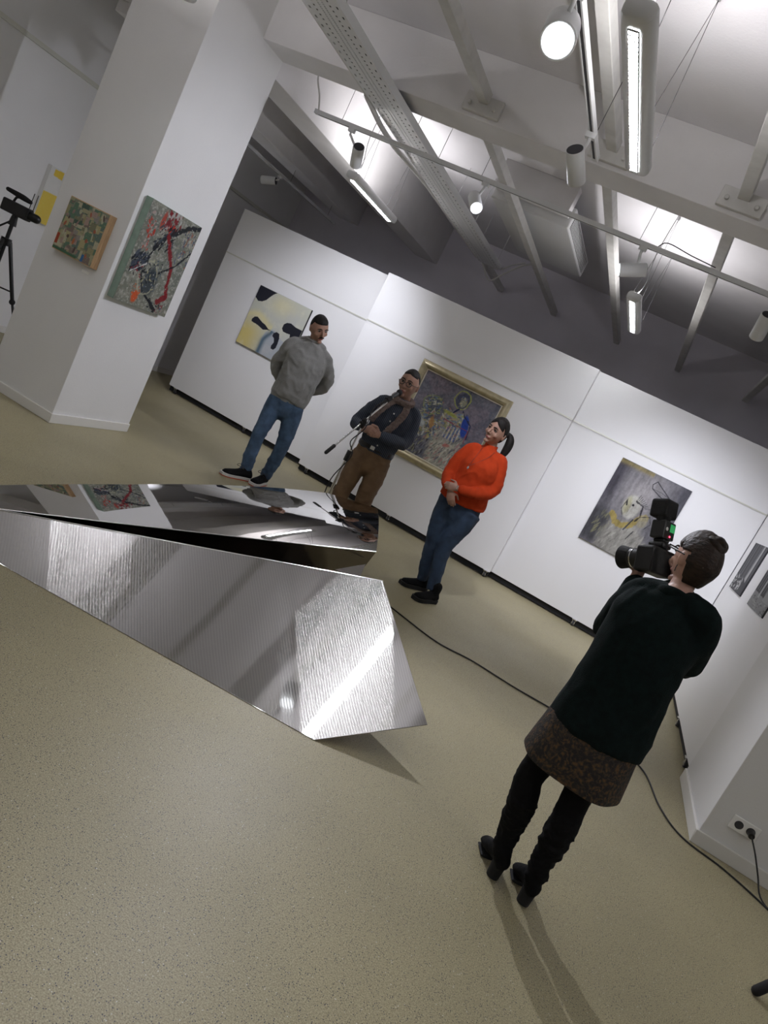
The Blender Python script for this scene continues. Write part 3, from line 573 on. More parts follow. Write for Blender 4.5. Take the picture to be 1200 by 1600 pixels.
def far_(t):
    for (a, p), (b_, q) in zip(FAR[:-1], FAR[1:]):
        if t <= b_: return p.lerp(q, (t-a)/(b_-a))
    return FAR[-1][1]
def blade(u, v):
    n_ = Vector((-3.09, 2.372)).lerp(Vector((-1.127, 4.127)), u); p = n_.lerp(far_(u), v); return up_(p.x, p.y)
grid_sheet('upper_blade', blade, 100, 24, STM)
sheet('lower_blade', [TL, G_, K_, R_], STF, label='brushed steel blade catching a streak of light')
O_ = Vector((-1.6, 3.3, 0)); iv = []
for k in range(41):
    t_ = k/40; a = up_(*Vector((-3.09, 2.372)).lerp(Vector((-1.127, 4.127)), t_))-Vector((0, 0, .004)); b_ = SC_TIP.lerp(VB, t_); b_.z = max(.004, min(b_.z, a.z-.001)); iv += [a-O_, b_-O_]
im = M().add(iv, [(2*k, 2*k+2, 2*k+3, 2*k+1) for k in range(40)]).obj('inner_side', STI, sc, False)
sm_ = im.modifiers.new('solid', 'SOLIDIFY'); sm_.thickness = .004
V_ = E_+Vector((-.02, -.01, -.095))
sheet('fold_facet', [V_, V_+Vector((-.10, -.19, -.075)), V_+Vector((.03, -.09, -.11))], STM)
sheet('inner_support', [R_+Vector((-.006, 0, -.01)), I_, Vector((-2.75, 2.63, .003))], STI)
sheet('added_valley_sheet', [TL+Vector((.1, .04, 0)), I_+Vector((-.02, .02, .0)), VB+Vector((0, 0, -.26)), SC_TIP+Vector((.1, .1, 0))], STI)  # added dark sheet that closes the fold so its inside looks shaded
glint_line = [up_(*Vector((-3.09, 2.372)).lerp(Vector((-1.127, 4.127)), k/30))-O_-Vector((0, 0, .001)) for k in range(31)]
M().tube(glint_line, .0028, seg=8, smooth=False).obj('upper_edge_glint', EDG, sc); M().tube([TL-O_+Vector((0, 0, .002)), R_-O_], .0028, seg=8, smooth=False).obj('ridge_edge_glint', EDG, sc)  # pale tubes stand in for light caught along the two sheet edges
sheet('back_support', [D_+Vector((-.03, -.02, -.012)), Vector((-1.6, 4.65, .003)), Vector((-1.95, 4.75, .003)), C_+Vector((.03, -.03, -.012))], STM)

# ---------------------------------------------------------------- ceiling equipment
def pendant(label, x, y0, y1, z=3.1, up=PEND_UP, down=PEND_W, col=NEUT):
    yc = (y0+y1)/2; L_ = y1-y0; t = thing('pendant_light', label, 'ceiling light', (x, yc, z), 0, 'linear pendant lights')
    prof = []
    for k in range(20):
        a = 2*math.pi*k/20; prof.append((.068*math.copysign(abs(math.cos(a))**.55, math.cos(a)), 0.045+.042*math.copysign(abs(math.sin(a))**.7, math.sin(a))))
    b = M(); n_ = len(prof)
    rings = [(-L_/2-.06, .72), (-L_/2-.052, .93), (-L_/2-.035, 1.0), (L_/2+.035, 1.0), (L_/2+.052, .93), (L_/2+.06, .72)]
    vs = [(px*s_, yy, .045+(pz-.045)*s_) for yy, s_ in rings for px, pz in prof]
    b.add(vs, [(i*n_+k, i*n_+(k+1) % n_, (i+1)*n_+(k+1) % n_, (i+1)*n_+k) for i in range(5) for k in range(n_)]+[tuple(range(n_-1, -1, -1)), tuple(5*n_+k for k in range(n_))])
    b.obj('housing', LAMPM, t)
    M().box(-.020, .020, -L_/2, L_/2, .0005, .006).obj('diffuser', GLOW, t, False)
    lv = M(); lv.box(-.024, -.020, -L_/2, L_/2, -.006, .001); lv.box(.020, .024, -L_/2, L_/2, -.006, .001)
    for k in range(int(L_/.031)+1): lv.box(-.0205, .0205, -L_/2+.031*k-.004, -L_/2+.031*k+.004, -.005, .0003)
    lv.obj('louvre', STEELG, t, False)
    for q in (-1, 1):
        yq = q*(L_/2-.12)
        for sx in (.05, -.05): M().cyl((sx, yq, .08), (0, yq, CZ-z-.02), .0016, seg=6).obj('suspension_wire', DARKG, t)
        M().cyl((0, yq, CZ-z-.03), (0, yq, CZ-z), .012, seg=10).obj('ceiling_hook', STEELG, t)
    cb = M(); cb.tube([(0, -L_/2+.04, .085), (.03, -L_/2-.0, .2), (-.01, -L_/2-.02, .45), (0, -L_/2+.0, CZ-z)], .004, seg=8); cb.obj('power_cable', STEELG, t)
    d = bpy.data.lights.new('tube_light', 'AREA'); d.shape = 'RECTANGLE'; d.size = .04; d.size_y = L_; d.energy = up; d.color = col
    o = bpy.data.objects.new('tube_light', d); COL.objects.link(o); o.parent = t; o.location = (0, 0, .095); o.rotation_euler = (math.pi, 0, 0)
    return t
pendant('large white linear pendant at the top right, nearest to the camera', -.81, 2.86, 4.10)
pendant('short looking white linear pendant hanging over the grey drawing', -.835, 6.95, 8.25)
pendant('white linear pendant over the man in the grey sweatshirt, left of the cable tray', -3.86, 6.90, 8.05)
pendant('white linear pendant cut by the top edge in front of the pillar', -3.90, 2.95, 4.05)
pendant('added unseen linear pendant behind the camera on the left, foreground fill', -3.9, -.9, .4)  # unseen lamp added to light the foreground floor
pendant('added unseen linear pendant farthest to the left, fill for the pillar front', -5.7, .4, 1.6)  # unseen lamp added to brighten the front face of the left pillar
pendant('added unseen linear pendant behind the camera on the right, foreground fill', -.81, -.9, .4)  # out of view, added as light for the near floor
pendant('added unseen linear pendant right of the camera, foreground fill', 2.2, 1.2, 2.5)  # another added lamp out of view, fill from the right

def track(label, p0, p1):
    p0, p1 = Vector(p0), Vector(p1); t = thing('lighting_track', label, 'lighting track', tuple((p0+p1)/2)); d = (p1-p0)/2; L_ = d.length
    ang = math.atan2(d.y, d.x); t.rotation_euler = (0, 0, ang)
    b = M().box(-L_, L_, -.018, .018, .004, .036); b.box(-L_, L_, -.018, -.008, 0, .004); b.box(-L_, L_, .008, .018, 0, .004); b.obj('rail', LAMPM, t, False, .001)
    M().box(-L_+.01, L_-.01, -.008, .008, .001, .0045).obj('slot', DARKG, t, False)
    M().box(-L_-.03, -L_, -.02, .02, 0, .038).obj('end_cap', LAMPM, t, False, .002); M().box(L_, L_+.03, -.02, .02, 0, .038).obj('end_cap', LAMPM, t, False, .002)
    k = max(2, int(L_*2/1.3))
    for i in range(k+1):
        x = -L_+.25+(2*L_-.5)*i/k; M().cyl((x, 0, .036), (x, 0, CZ-p0.z), .0022, seg=6).obj('suspension_wire', DARKG, t)
    return t
track('white lighting track crossing the picture below the cable tray', (-3.93, 5.98, 3.30), (.75, 5.98, 3.30))
track('white lighting track close to the camera, beside the big pendant', (-1.13, .9, 3.28), (-1.17, 4.65, 3.28))
track('lighting track in the dark bay at left, beyond the pillar', (-5.86, 6.2, 3.2), (-5.93, 10.6, 3.2))
cc = M(); cc.tube([(-3.93, 5.98, 3.33), (-3.98, 5.97, 3.45), (-4.03, 5.9, 3.6), (-4.0, 5.8, 3.95)], .008, seg=8)
tag(cc.obj('power_cable', TUBEM), 'pale cable rising from the left end of the long track', 'cable')
cc = M(); cc.tube([(-.75, 6.0, 3.34), (-.70, 6.05, 3.41), (-.5, 6.02, 3.38), (-.3, 6.0, 3.36)], .004, seg=8)
tag(cc.obj('power_cable', DARKG), 'thin black cable loose on top of the track, right part', 'cable')

def spot_head(label, anchor, c, aim, lit=0, power=SPOT_W, size=74, dark_back=True, r=.052, L_=.20):
    t = thing('spotlight', label, 'spotlight', anchor, 0, 'track spotlights'); A = Vector(anchor); c = Vector(c)-A; d = Vector(aim).normalized()
    b = M(); a0 = c-d*L_/2; a1 = c+d*L_/2
    b.tube([a0, a0+d*.004, a1-d*.004, a1], [r*.97, r, r, r*.97], seg=28, smooth=False, rounded=False); b.obj('head', LAMPM, t)
    M().cyl(a0-d*.002, a0+d*.001, r*.88, seg=24).obj('heat_sink', DARKG, t)
    M().cyl(a1-d*.001, a1+d*.002, r*.86, seg=24).obj('lens', {0: GLOWS, 1: GLOWC}[lit], t)
    ar = M(); ar.box(-.03, .03, -.018, .018, -.03, 0); ar.tube([(0, 0, -.02), (0, 0, -.05), c-d*.03], .011, seg=10, smooth=False); ar.obj('arm', LAMPM, t)
    spot_light(t, a1+d*.01, d, power, size); return t
spot_head('white spotlight on the left part of the long track, dark back showing', (-3.55, 5.98, 3.30), (-3.43, 6.03, 3.12), (-.22, .72, -.50))
spot_head('spotlight glaring at the camera from the long track, beside the cable tray', (-2.22, 5.98, 3.30), (-2.22, 5.94, 3.12), (.56, -.66, -.56), 1, 260, 70)
spot_head('white spotlight on the long track pointing left, above the small pendant', (-.84, 5.98, 3.30), (-.83, 5.96, 3.11), (-.87, -.17, -.40), 0, 150)
spot_head('white spotlight at the right end of the long track, cut by the edge', (.22, 5.98, 3.30), (.20, 6.02, 3.11), (.04, .68, -.72))
spot_head('large white spotlight near the big pendant, turned away from the camera', (-1.16, 4.30, 3.28), (-1.16, 4.30, 3.09), (.25, .80, -.50))
spot_head('very bright spotlight at the top, glaring into the camera', (-1.14, 3.05, 3.28), (-1.15, 3.10, 3.13), (.30, -.70, -.62), 1, 45, 80, r=.075)
spot_head('small white spotlight on the dark bay track at left', (-5.88, 8.75, 3.20), (-6.02, 8.75, 3.09), (-.9, -.15, -.30), 0, 40)
# cable tray with real slots
ct = thing('cable_tray', 'long perforated white cable tray running to the back under the ceiling', 'cable tray', (-3.05, 6.2, 3.40))
tr = M(); y0, y1 = -5.0, 3.5; Wd = .16
rows = [(-.13, .05, .10), (-.075, .03, .05), (-.02, .012, .02), (.02, .012, .02), (.075, .03, .05), (.13, .05, .10)]
edges = [-Wd]
for c_, l_, g_ in rows: edges += [c_-.007, c_+.007]
edges += [Wd]
for i in range(0, len(edges), 2): tr.box(edges[i], edges[i+1], y0, y1, 0, .002)
for c_, l_, g_ in rows:
    y = y0
    while y < y1: tr.box(c_-.007, c_+.007, y, min(y+g_-l_*.62, y1), 0, .002); y += g_
tr.box(-Wd-.002, -Wd, y0, y1, 0, .06); tr.box(Wd, Wd+.002, y0, y1, 0, .06)
tr.obj('tray', LAMPM, ct, False)
for y in (-4, -2, .2, 1.8, 3.2):
    for sx in (-Wd, Wd): M().cyl((sx, y, .05), (sx, y, CZ-3.4), .003, seg=6).obj('suspension_rod', STEELG, ct)
for k in range(8): M().tube([(-.135+.038*k, y0, .024), (-.13+.038*k, 0, .026), (-.135+.038*k, y1, .024)], .0195, seg=8).obj('cable', DARKG, ct)
cp = M(); cp.tube([(-3.25, 1.0, 3.44), (-3.25, 5.0, 3.44), (-3.26, 5.5, 3.42), (-3.28, 5.9, 3.39), (-3.28, 6.3, 3.38), (-3.26, 6.8, 3.40), (-3.24, 7.6, 3.42), (-3.24, 9.6, 3.43)], .022, seg=12)
tag(cp.obj('conduit_pipe', TUBEM), 'white conduit pipe bending along the left side of the cable tray', 'pipe')
cl = M(); cl.tube([(-3.12, 9.6, 3.38), (-3.05, 9.8, 3.28), (-2.95, 9.75, 3.25), (-2.80, 9.65, 3.38), (-2.6, 9.5, 3.52), (-2.45, 9.35, 3.56)], .012, seg=8); cl.tube([(-3.0, 9.7, 3.40), (-2.90, 9.72, 3.42), (-2.75, 9.6, 3.50), (-2.55, 9.4, 3.55)], .010, seg=8)
tag(cl.obj('cable_bundle', TUBEM), 'taped cable bundle hanging from the far end of the cable tray', 'cable')
# ceiling air conditioner
ac = thing('air_conditioner', 'flat white air conditioner hung under the ceiling behind the track', 'air conditioner', (-2.22, 8.29, 3.60))
M().box(-.433, .433, -.865, .865, .0, .20).obj('housing', LAMPM, ac, False, .012)
g_ = M()
for k in range(16): g_.box(.434, .440, -.79+.098*k, -.79+.098*k+.081, .03, .17)
g_.obj('grille', DARKG, ac, False)
gs = M()
for k in range(9): gs.box(.440, .444, -.81, .81, .03+.017*k, .036+.017*k)
gs.obj('grille_slat', LAMPM, ac, False)
M().box(-.40, .40, -1.02, -.88, .08, .35).obj('duct', BEAMM, ac, False, .005)

# ---------------------------------------------------------------- wall socket, plug, cables on the floor
so = thing('power_socket', 'white double power socket low on the right pier', 'socket', (1.42, 4.50, .235))
M().box(-.078, .078, -.012, 0, -.042, .042).obj('cover', CARD, so, False, .004)
for q in (-.034, .034):
    i_ = M(); i_.cyl((q, -.0125, 0), (q, -.0135, 0), .024, seg=24); s_ = i_.obj('socket_well', DARKG, so)
pl = M(); pl.cyl((1.454, 4.487, .235), (1.454, 4.44, .230), .021, .017); pl.tube([(1.454, 4.45, .231), (1.46, 4.425, .222), (1.50, 4.39, .17), (1.56, 4.36, .08), (1.60, 4.30, .012), (1.66, 4.2, .006), (1.80, 4.05, .006)], .0045, seg=8)
tag(pl.obj('power_plug', BLACK), 'black plug and lead in the right hole of the socket', 'plug')
ca = M(); ca.tube([(-2.05, 5.62, .006), (-1.75, 5.30, .006), (-1.40, 5.38, .006), (-1.099, 5.296, .006), (-.70, 5.169, .006), (-.406, 5.23, .006), (-.063, 5.22, .006), (.211, 5.246, .006), (.60, 5.28, .006), (.92, 5.175, .006), (1.042, 4.695, .006), (1.17, 4.455, .006), (1.409, 4.375, .006), (1.637, 4.22, .006), (1.9, 3.95, .006)], .0055, seg=8, sub=8)
tag(ca.obj('microphone_cable', BLACK), 'long black cable lying across the floor behind the photographer', 'cable')

# ---------------------------------------------------------------- people
def rot3(yaw, pitch=0, roll=0):      # yaw + turns the face to the picture's right, pitch + looks down, roll + tilts the crown to the left
    return (Matrix.Rotation(-yaw, 3, 'Z').inverted() @ Matrix.Rotation(pitch, 3, 'X') @ Matrix.Rotation(-roll, 3, 'Y'))
def head_fn(fat=1.0):
    def fn(p):
        x, y, z = p.x, p.y, p.z
        lo = max(0, -z-.05)/.95
        x *= 1-.36*lo**1.4/fat**.5
        if y > 0: y *= 1-.45*lo**1.1
        else: y *= 1-.06*lo
        if z > .3: y *= 1+.03*(z-.3)
        if y < -.3: y = y*(1-.05*math.exp(-((z-.25)/.3)**2))
        for s_ in (-1, 1):           # eye sockets
            g = math.exp(-(((x-s_*.42)/.20)**2+((z-.07)/.12)**2)); 
            if y < 0: y += .10*g
        if y < 0: y -= .05*math.exp(-((x/.35)**2+((z+.86)/.16)**2))+.04*math.exp(-((x/.5)**2+((z-.24)/.09)**2))
        return Vector((x, y, z))
    return fn
HR = (.077, .098, .122)
def add_head(m, c, R, fat=1.0, k=1.0):
    c = Vector(c); r = [q*k for q in HR]; r[0] *= fat**.7
    m.ell(c, r, R, 40, 30, head_fn(fat))
    T = lambda x, y, z: c+R @ Vector((x*k, y*k, z*k))
    m.tube([T(0, -.090, .022), T(0, -.106, -.004), T(0, -.116, -.026)], [.0065*k, .0078*k, .0105*k], seg=10)
    for s_ in (-1, 1):
        m.ell(T(s_*.0100, -.102, -.031), (.0065*k, .008*k, .0055*k), R, 10, 8)
        m.ell(T(s_*.040*fat, -.066, -.026), (.022*k, .016*k, .020*k), R, 12, 10)
        er = R @ Matrix.Rotation(s_*.35, 3, 'Z'); m.ell(T(s_*.079*fat**.7, .012, -.008), (.008*k, .019*k, .031*k), er, 12, 12); m.ell(T(s_*.079*fat**.7, .006, -.030), (.006*k, .010*k, .011*k), er, 8, 8)
    m.ell(T(0, -.083, -.062), (.026*k, .014*k, .012*k), R, 14, 10); m.ell(T(0, -.078, -.098), (.022*k*fat, .018*k, .016*k), R, 14, 10)
    return T
def face_parts(parent, c, R, brow=HAIRD, lips=True, k=1.0, fat=1.0, cd=.003):
    c = Vector(c); T = lambda x, y, z: c+R @ Vector((x*k, y*k, z*k))
    for s_ in (-1, 1):
        e = M(); e.ell(T(s_*.032, -.078, .008), (.0135*k, .0105*k, .0095*k), R, 14, 10); ob = e.obj('eye', EYEW, parent)
        M().ell(T(s_*.032, -.0845, .007), (.0062*k, .0055*k, .0066*k), R, 10, 8).obj('iris', EYED, ob)
        b = M(); b.tube([T(s_*.014, -.0985, .029), T(s_*.032, -.0975, .0345), T(s_*.052*fat, -.086, .027)], [.0035*k, .0042*k, .0022*k], seg=8); b.obj('eyebrow', brow, parent)
        l = M(); l.tube([T(s_*.018, -.0885, .010), T(s_*.032, -.0915, .0155), T(s_*.047, -.083, .009)], [.0018*k, .0026*k, .0018*k], seg=6); l.obj('eyelid', EYED, parent)
    if lips:
        l = M(); l.tube([T(-.020, -.0915, -.0625-cd), T(-.008, -.0985, -.0585), T(0, -.0985, -.060), T(.008, -.0985, -.0585), T(.020, -.0915, -.0625-cd)], [.002*k, .0042*k, .0038*k, .0042*k, .002*k], seg=8)
        l.tube([T(-.018, -.091, -.065-cd), T(0, -.0965, -.0675), T(.018, -.091, -.065-cd)], [.002*k, .0042*k, .002*k], seg=8); l.obj('lips', LIP, parent)
def hair_shell(parent, c, R, maskf, thick, m, fat=1.0, k=1.0, name='hair', lump=.0):
    fn = head_fn(fat); vs = []; nu, nv = 90, 64; c = Vector(c); r = [q*k for q in HR]; r[0] *= fat**.7
    for j in range(nv+1):
        th = math.pi*j/nv
        for i in range(nu):
            ph = 2*math.pi*i/nu; p = Vector((math.sin(th)*math.cos(ph), math.sin(th)*math.sin(ph), math.cos(th))); w = maskf(p)
            q = fn(p); e = -.006+(thick+.006)*min(1, max(0, w+.25))*(1+lump*noise.noise(Vector((p.x*7, p.y*7, p.z*3))))
            s_ = 1+e/.1; vs.append(c+R @ Vector((q.x*r[0]*s_, q.y*r[1]*s_, q.z*r[2]*s_)))
    h = M(); h.add(vs, [(j*nu+i, (j+1)*nu+i, (j+1)*nu+(i+1) % nu, j*nu+(i+1) % nu) for j in range(nv) for i in range(nu)]); return h.obj(name, m, parent)
def add_hand(m, wr, d, pn, th, curl=(.5, .6, .4), k=1.0, spread=.06, thumb=.5):
    """wr wrist, d towards the knuckles, pn palm normal (fingers curl to it), th = thumb side"""
    wr = Vector(wr); d = Vector(d).normalized(); pn = Vector(pn); pn = (pn-d*pn.dot(d)).normalized(); s_ = Vector(th); s_ = (s_-d*s_.dot(d)-pn*s_.dot(pn)).normalized()
    m.tube([wr-d*.03*k, wr+d*.015*k, wr+d*.05*k, wr+d*.082*k], [(.026*k, .020*k), (.031*k, .018*k), (.040*k, .017*k), (.040*k, .013*k)], seg=16, side=s_)
    for i, (o, L_) in enumerate(((.029, .070), (.0098, .078), (-.0095, .072), (-.028, .058))):
        b = wr+d*(.078-.004*abs(i-1))*k+s_*o*k; dr = (d+s_*o*spread*20*.3).normalized(); a = 0; pts = [b-d*.015*k, b]; 
        for seg_, c_ in zip((.42, .32, .26), curl):
            a += c_; q = dr*math.cos(a)+pn*math.sin(a); pts.append(pts[-1]+q*L_*seg_*k)
        m.tube(pts, [.0090*k, .0092*k, .0085*k, .0078*k, .0066*k], seg=10, sub=3)
    b = wr+d*.022*k+s_*.026*k; q1 = (d*.55+s_*(.85*thumb+.3)+pn*.35).normalized(); q2 = (d*.85+s_*.25*thumb+pn*.35).normalized()
    m.tube([b-q1*.01*k, b+q1*.018*k, b+q1*.040*k, b+q1*.040*k+q2*.028*k, b+q1*.04*k+q2*.046*k], [.013*k, .0125*k, .0105*k, .0095*k, .0075*k], seg=10, sub=3)
def limbs(m, J, r=(.05, .040, .028), legs=(.075, .052, .040)):
    for s_ in 'LR':
        m.tube([J['sh'+s_], J['el'+s_], J['wr'+s_]], [r[0], r[1], r[2]], seg=14, sub=6)
        m.tube([J['hip'+s_], J['kn'+s_], J['an'+s_]], [legs[0], legs[1], legs[2]], seg=14, sub=6)
def body_core(m, J, wid=.14, neck=.052):
    p, n_ = Vector(J['pelvis']), Vector(J['neck']); sd = Vector(J['shR'])-Vector(J['shL'])
    m.tube([p-Vector((0, 0, .06)), p.lerp(n_, .3), p.lerp(n_, .65), p.lerp(n_, .92), n_+Vector((0, 0, .0))], [(wid*.95, .09), (wid*.85, .085), (wid*1.0, .10), (wid*.72, .075), (.055, .055)], seg=20, side=sd)
    h = Vector(J['head']); m.tube([n_-Vector((0, 0, .06)), n_, h+Vector((0, .015, -.06))], [neck*1.15, neck, neck*.98], seg=16, sub=5)
def shoe(parent, heel, toe, m=SHOEB, sole=BLACKM, h=.085, w=.045, st=.022, shaft=.0, laces=False, sole2=None):
    hl, to = Vector(heel), Vector(toe); d = (to-hl).normalized(); L_ = (to-hl).length; sd = Vector((-d.y, d.x, 0)); up = Vector((0, 0, 1))
    o = M(); prof = [(.0, .62, .70), (.08, .80, 1.0), (.25, .82, 1.0), (.42, .88, .90), (.60, 1.0, .72), (.78, 1.06, .60), (.92, .90, .52), (1.0, .50, .36)]
    n_ = 18; vs = []
    for t_, ww, hh in prof:
        for k in range(n_):
            a = 2*math.pi*k/n_; x = math.cos(a)*w*ww; z = st*.6+(h-st*.6)*hh*(.5+.5*math.sin(a)) if math.sin(a) > -.95 else st*.6
            vs.append(hl+d*(t_*L_)+sd*x*(1-.25*max(0, math.sin(a)))+up*z)
    o.add(vs, [(i*n_+k, i*n_+(k+1) % n_, (i+1)*n_+(k+1) % n_, (i+1)*n_+k) for i in range(len(prof)-1) for k in range(n_)]+[tuple(range(n_)), tuple((len(prof)-1)*n_+k for k in range(n_))])
    if shaft: o.tube([hl+d*L_*.22+up*.04, hl+d*L_*.22+up*(h+.01), hl+d*L_*.23+up*(h+shaft)], [(.040, .048), (.042, .050), (.045, .05)], seg=18, side=sd)
    ob = o.remesh('shoe', m, parent, .005, 2)
    def outline(k, z):
        pts = []
        for t_, ww, _ in prof: pts.append(hl+d*(t_*L_*k-(k-1)*.4*L_*.5)+sd*w*ww*k+up*z)
        for t_, ww, _ in prof[::-1]: pts.append(hl+d*(t_*L_*k-(k-1)*.4*L_*.5)-sd*w*ww*k+up*z)
        return pts
    so_ = M(); so_.prism(outline(1.07, .001 if not sole2 else .010), up*st); so_.obj('sole', sole, ob, False, .003)
    if sole2: s2 = M(); s2.prism(outline(1.05, .001), up*.010); s2.obj('outsole', sole2, ob, False, .002)
    if laces:
        l = M()
        for k in range(4):
            c = hl+d*L_*(.40+.08*k)+up*(h*(.93-.11*k)); l.tube([c-sd*w*.45, c+up*.006, c+sd*w*.45], .0022, seg=6)
        c = hl+d*L_*.36+up*h; l.tube([c, c+d*.03+sd*.04+up*.02, c+d*.05+sd*.05+up*0, c+d*.01], .0022, seg=6); l.tube([c, c+d*.03-sd*.04+up*.02, c+d*.05-sd*.05+up*0, c+d*.01], .0022, seg=6)
        l.obj('laces', DARKG, ob)
    return ob
def belly(z0, z1): return lambda p: 1.0

# --- man in the grey sweatshirt
P1 = thing('person', 'person in grey sweatshirt and blue jeans, hands behind back, moustache', 'person', (-3.358, 6.571, 0), .4724)
J = dict(pelvis=(.035, 0, .93), neck=(.03, .01, 1.50), head=(.018, -.055, 1.655), shL=(-.145, .01, 1.43), elL=(-.215, .08, 1.15), wrL=(-.02, .19, 1.00), shR=(.195, .01, 1.44), elR=(.315, .08, 1.20), wrR=(.11, .20, 1.02),
         hipL=(-.055, 0, .90), knL=(-.078, -.09, .50), anL=(-.052, -.155, .10), hipR=(.125, 0, .90), knR=(.18, -.03, .48), anR=(.155, -.02, .10))
R1 = rot3(.55, .26, .34)
b = M(); body_core(b, J); limbs(b, J, (.038, .036, .026)); add_head(b, J['head'], R1, 1.04, 1.07)
add_hand(b, J['wrL'], (.6, .1, -.7), (0, 1, .2), (0, .3, 1), (.5, .6, .4)); add_hand(b, J['wrR'], (-.8, -.05, -.4), (0, -1, 0), (0, .3, 1), (.5, .6, .4))
b.remesh('body', SKIN, P1, .0055, 2)
face_parts(P1, J['head'], R1, k=1.07, fat=1.03)
def m1mask(p):
    hl = .50-.06*abs(p.x) if p.y < -.25 else (.48-.62*sst(-.25, .25, p.y))
    if p.y > .25: hl = -.52
    side = 0
    return (p.z-hl)/.16
hair_shell(P1, J['head'], R1, m1mask, .004, HAIRD, 1.04, 1.07)
hc = Vector(J['head']); T1 = lambda x, y, z: hc+R1 @ Vector((x*1.07, y*1.07, z*1.07))
mu = M(); mu.tube([T1(-.029, -.090, -.058), T1(-.015, -.101, -.0475), T1(0, -.104, -.045), T1(.015, -.101, -.0475), T1(.029, -.090, -.058)], [.003, .006, .0065, .006, .003], seg=10); mu.obj('moustache', HAIRD, P1)
t = M(); t.tube([(.033, 0, .885), (.036, .0, .92), (.045, -.01, 1.05), (.048, -.01, 1.22), (.036, .0, 1.36), (.030, .0, 1.45), (.026, -.004, 1.50), (.025, -.008, 1.535)], [(.184, .128), (.192, .142), (.192, .148), (.198, .142), (.202, .122), (.160, .092), (.085, .078), (.064, .070)], seg=30, side=(1, 0, 0), rounded=False)
t.tube([(-.08, .005, 1.445), (-.140, .01, 1.418), (-.185, .035, 1.30), J['elL'], (-.12, .14, 1.05), J['wrL']], [(.05, .05), (.058, .064), (.062, .064), (.058, .058), (.055, .055), (.040, .040)], seg=18)
t.tube([(.13, .005, 1.455), (.19, .01, 1.428), (.258, .035, 1.33), J['elR'], (.25, .14, 1.09), J['wrR']], [(.05, .05), (.060, .066), (.064, .066), (.060, .060), (.056, .056), (.042, .042)], seg=18)
t.tube([(-.135, .005, 1.425), (-.06, .01, 1.475), (.03, .012, 1.495), (.12, .01, 1.482), (.185, .005, 1.435)], [.045, .05, .055, .05, .045], seg=14)
sw = t.remesh('sweatshirt', GREYK, P1, .009, 3, .014, (8, 8, 9))
hm = M(); hm.tube([(.033, 0, .868), (.033, 0, .912)], [(.176, .124), (.183, .131)], seg=40, side=(1, 0, 0), smooth=False, rounded=False); hm.obj('hem_band', GREYK, sw)
nk = M(); nk.tube([Vector((.024, -.008, 1.532))+Vector((.066*math.cos(a), .068*math.sin(a), .014*math.sin(a))) for a in [2*math.pi*k/16 for k in range(17)]], .010, seg=8); nk.obj('neckband', GREYK, sw)
j_ = M(); j_.tube([(.035, 0, .72+.06), (.035, 0, .84), (.035, 0, .92)], [(.150, .115), (.170, .125), (.168, .122)], seg=28, side=(1, 0, 0))
j_.tube([(-.05, 0, .86), (-.062, -.02, .72), J['knL'], (-.068, -.13, .28), (-.052, -.155, .085)], [(.098, .112), (.092, .100), (.070, .076), (.062, .066), (.056, .058)], seg=20, side=(1, 0, 0), rounded=False)
j_.tube([(.12, 0, .86), (.148, 0, .72), J['knR'], (.172, -.03, .28), (.155, -.02, .085)], [(.098, .112), (.094, .102), (.072, .078), (.064, .068), (.058, .060)], seg=20, side=(1, 0, 0), rounded=False)
j_.remesh('jeans', DENIM, P1, .009, 3, .010, (8, 8, 11), lambda p: .45+.9*(p.z < .30)+.5*(.45 < p.z < .6))
shoe(P1, (.020, -.13, 0), (-.235, -.37, 0), SHOEB, SOLEW, .12, .050, .026, laces=True, sole2=SOLER)
shoe(P1, (.175, .03, 0), (.065, -.27, 0), SHOEB, SOLEW, .12, .050, .026, laces=True, sole2=SOLER)

# --- man with glasses at the microphone
P2 = thing('person', 'person in navy pinstriped shirt and brown trousers speaking at the microphone', 'person', (-1.942, 5.979, 0), .3141)
J = dict(pelvis=(-.105, 0, .95), neck=(-.075, .01, 1.43), head=(-.098, -.045, 1.575), shL=(-.235, .0, 1.345), elL=(-.355, -.06, 1.10), wrL=(-.262, -.25, 1.085), shR=(.065, .0, 1.355), elR=(.085, -.07, 1.11), wrR=(-.125, -.25, 1.095),
         hipL=(-.19, 0, .90), knL=(-.205, -.03, .50), anL=(-.215, -.01, .09), hipR=(-.02, 0, .90), knR=(-.005, -.02, .50), anR=(.02, .0, .09))
R2 = rot3(-.30, .10, .03)
b = M(); body_core(b, J, .14); limbs(b, J, (.038, .036, .026)); add_head(b, J['head'], R2, 1.04, 1.03)
add_hand(b, J['wrL'], (.35, -.45, .15), (.5, .3, -.3), (0, -.2, 1), (.8, 1.0, .7)); add_hand(b, J['wrR'], (-.85, -.25, -.05), (0, .9, -.1), (0, 0, 1), (.6, .9, .7))
b.remesh('body', SKIN, P2, .0055, 2); face_parts(P2, J['head'], R2, k=1.03)
def m2mask(p):
    hl = .62-.20*abs(p.x) if p.y < -.25 else (.56-.75*sst(-.25, .3, p.y))
    if p.y > .3: hl = -.45
    return (p.z-hl)/.16
hair_shell(P2, J['head'], R2, m2mask, .004, HAIRD, 1.04, 1.03)
hc2 = Vector(J['head']); T2 = lambda x, y, z: hc2+R2 @ Vector((x*1.03, y*1.03, z*1.03))
gl = M()
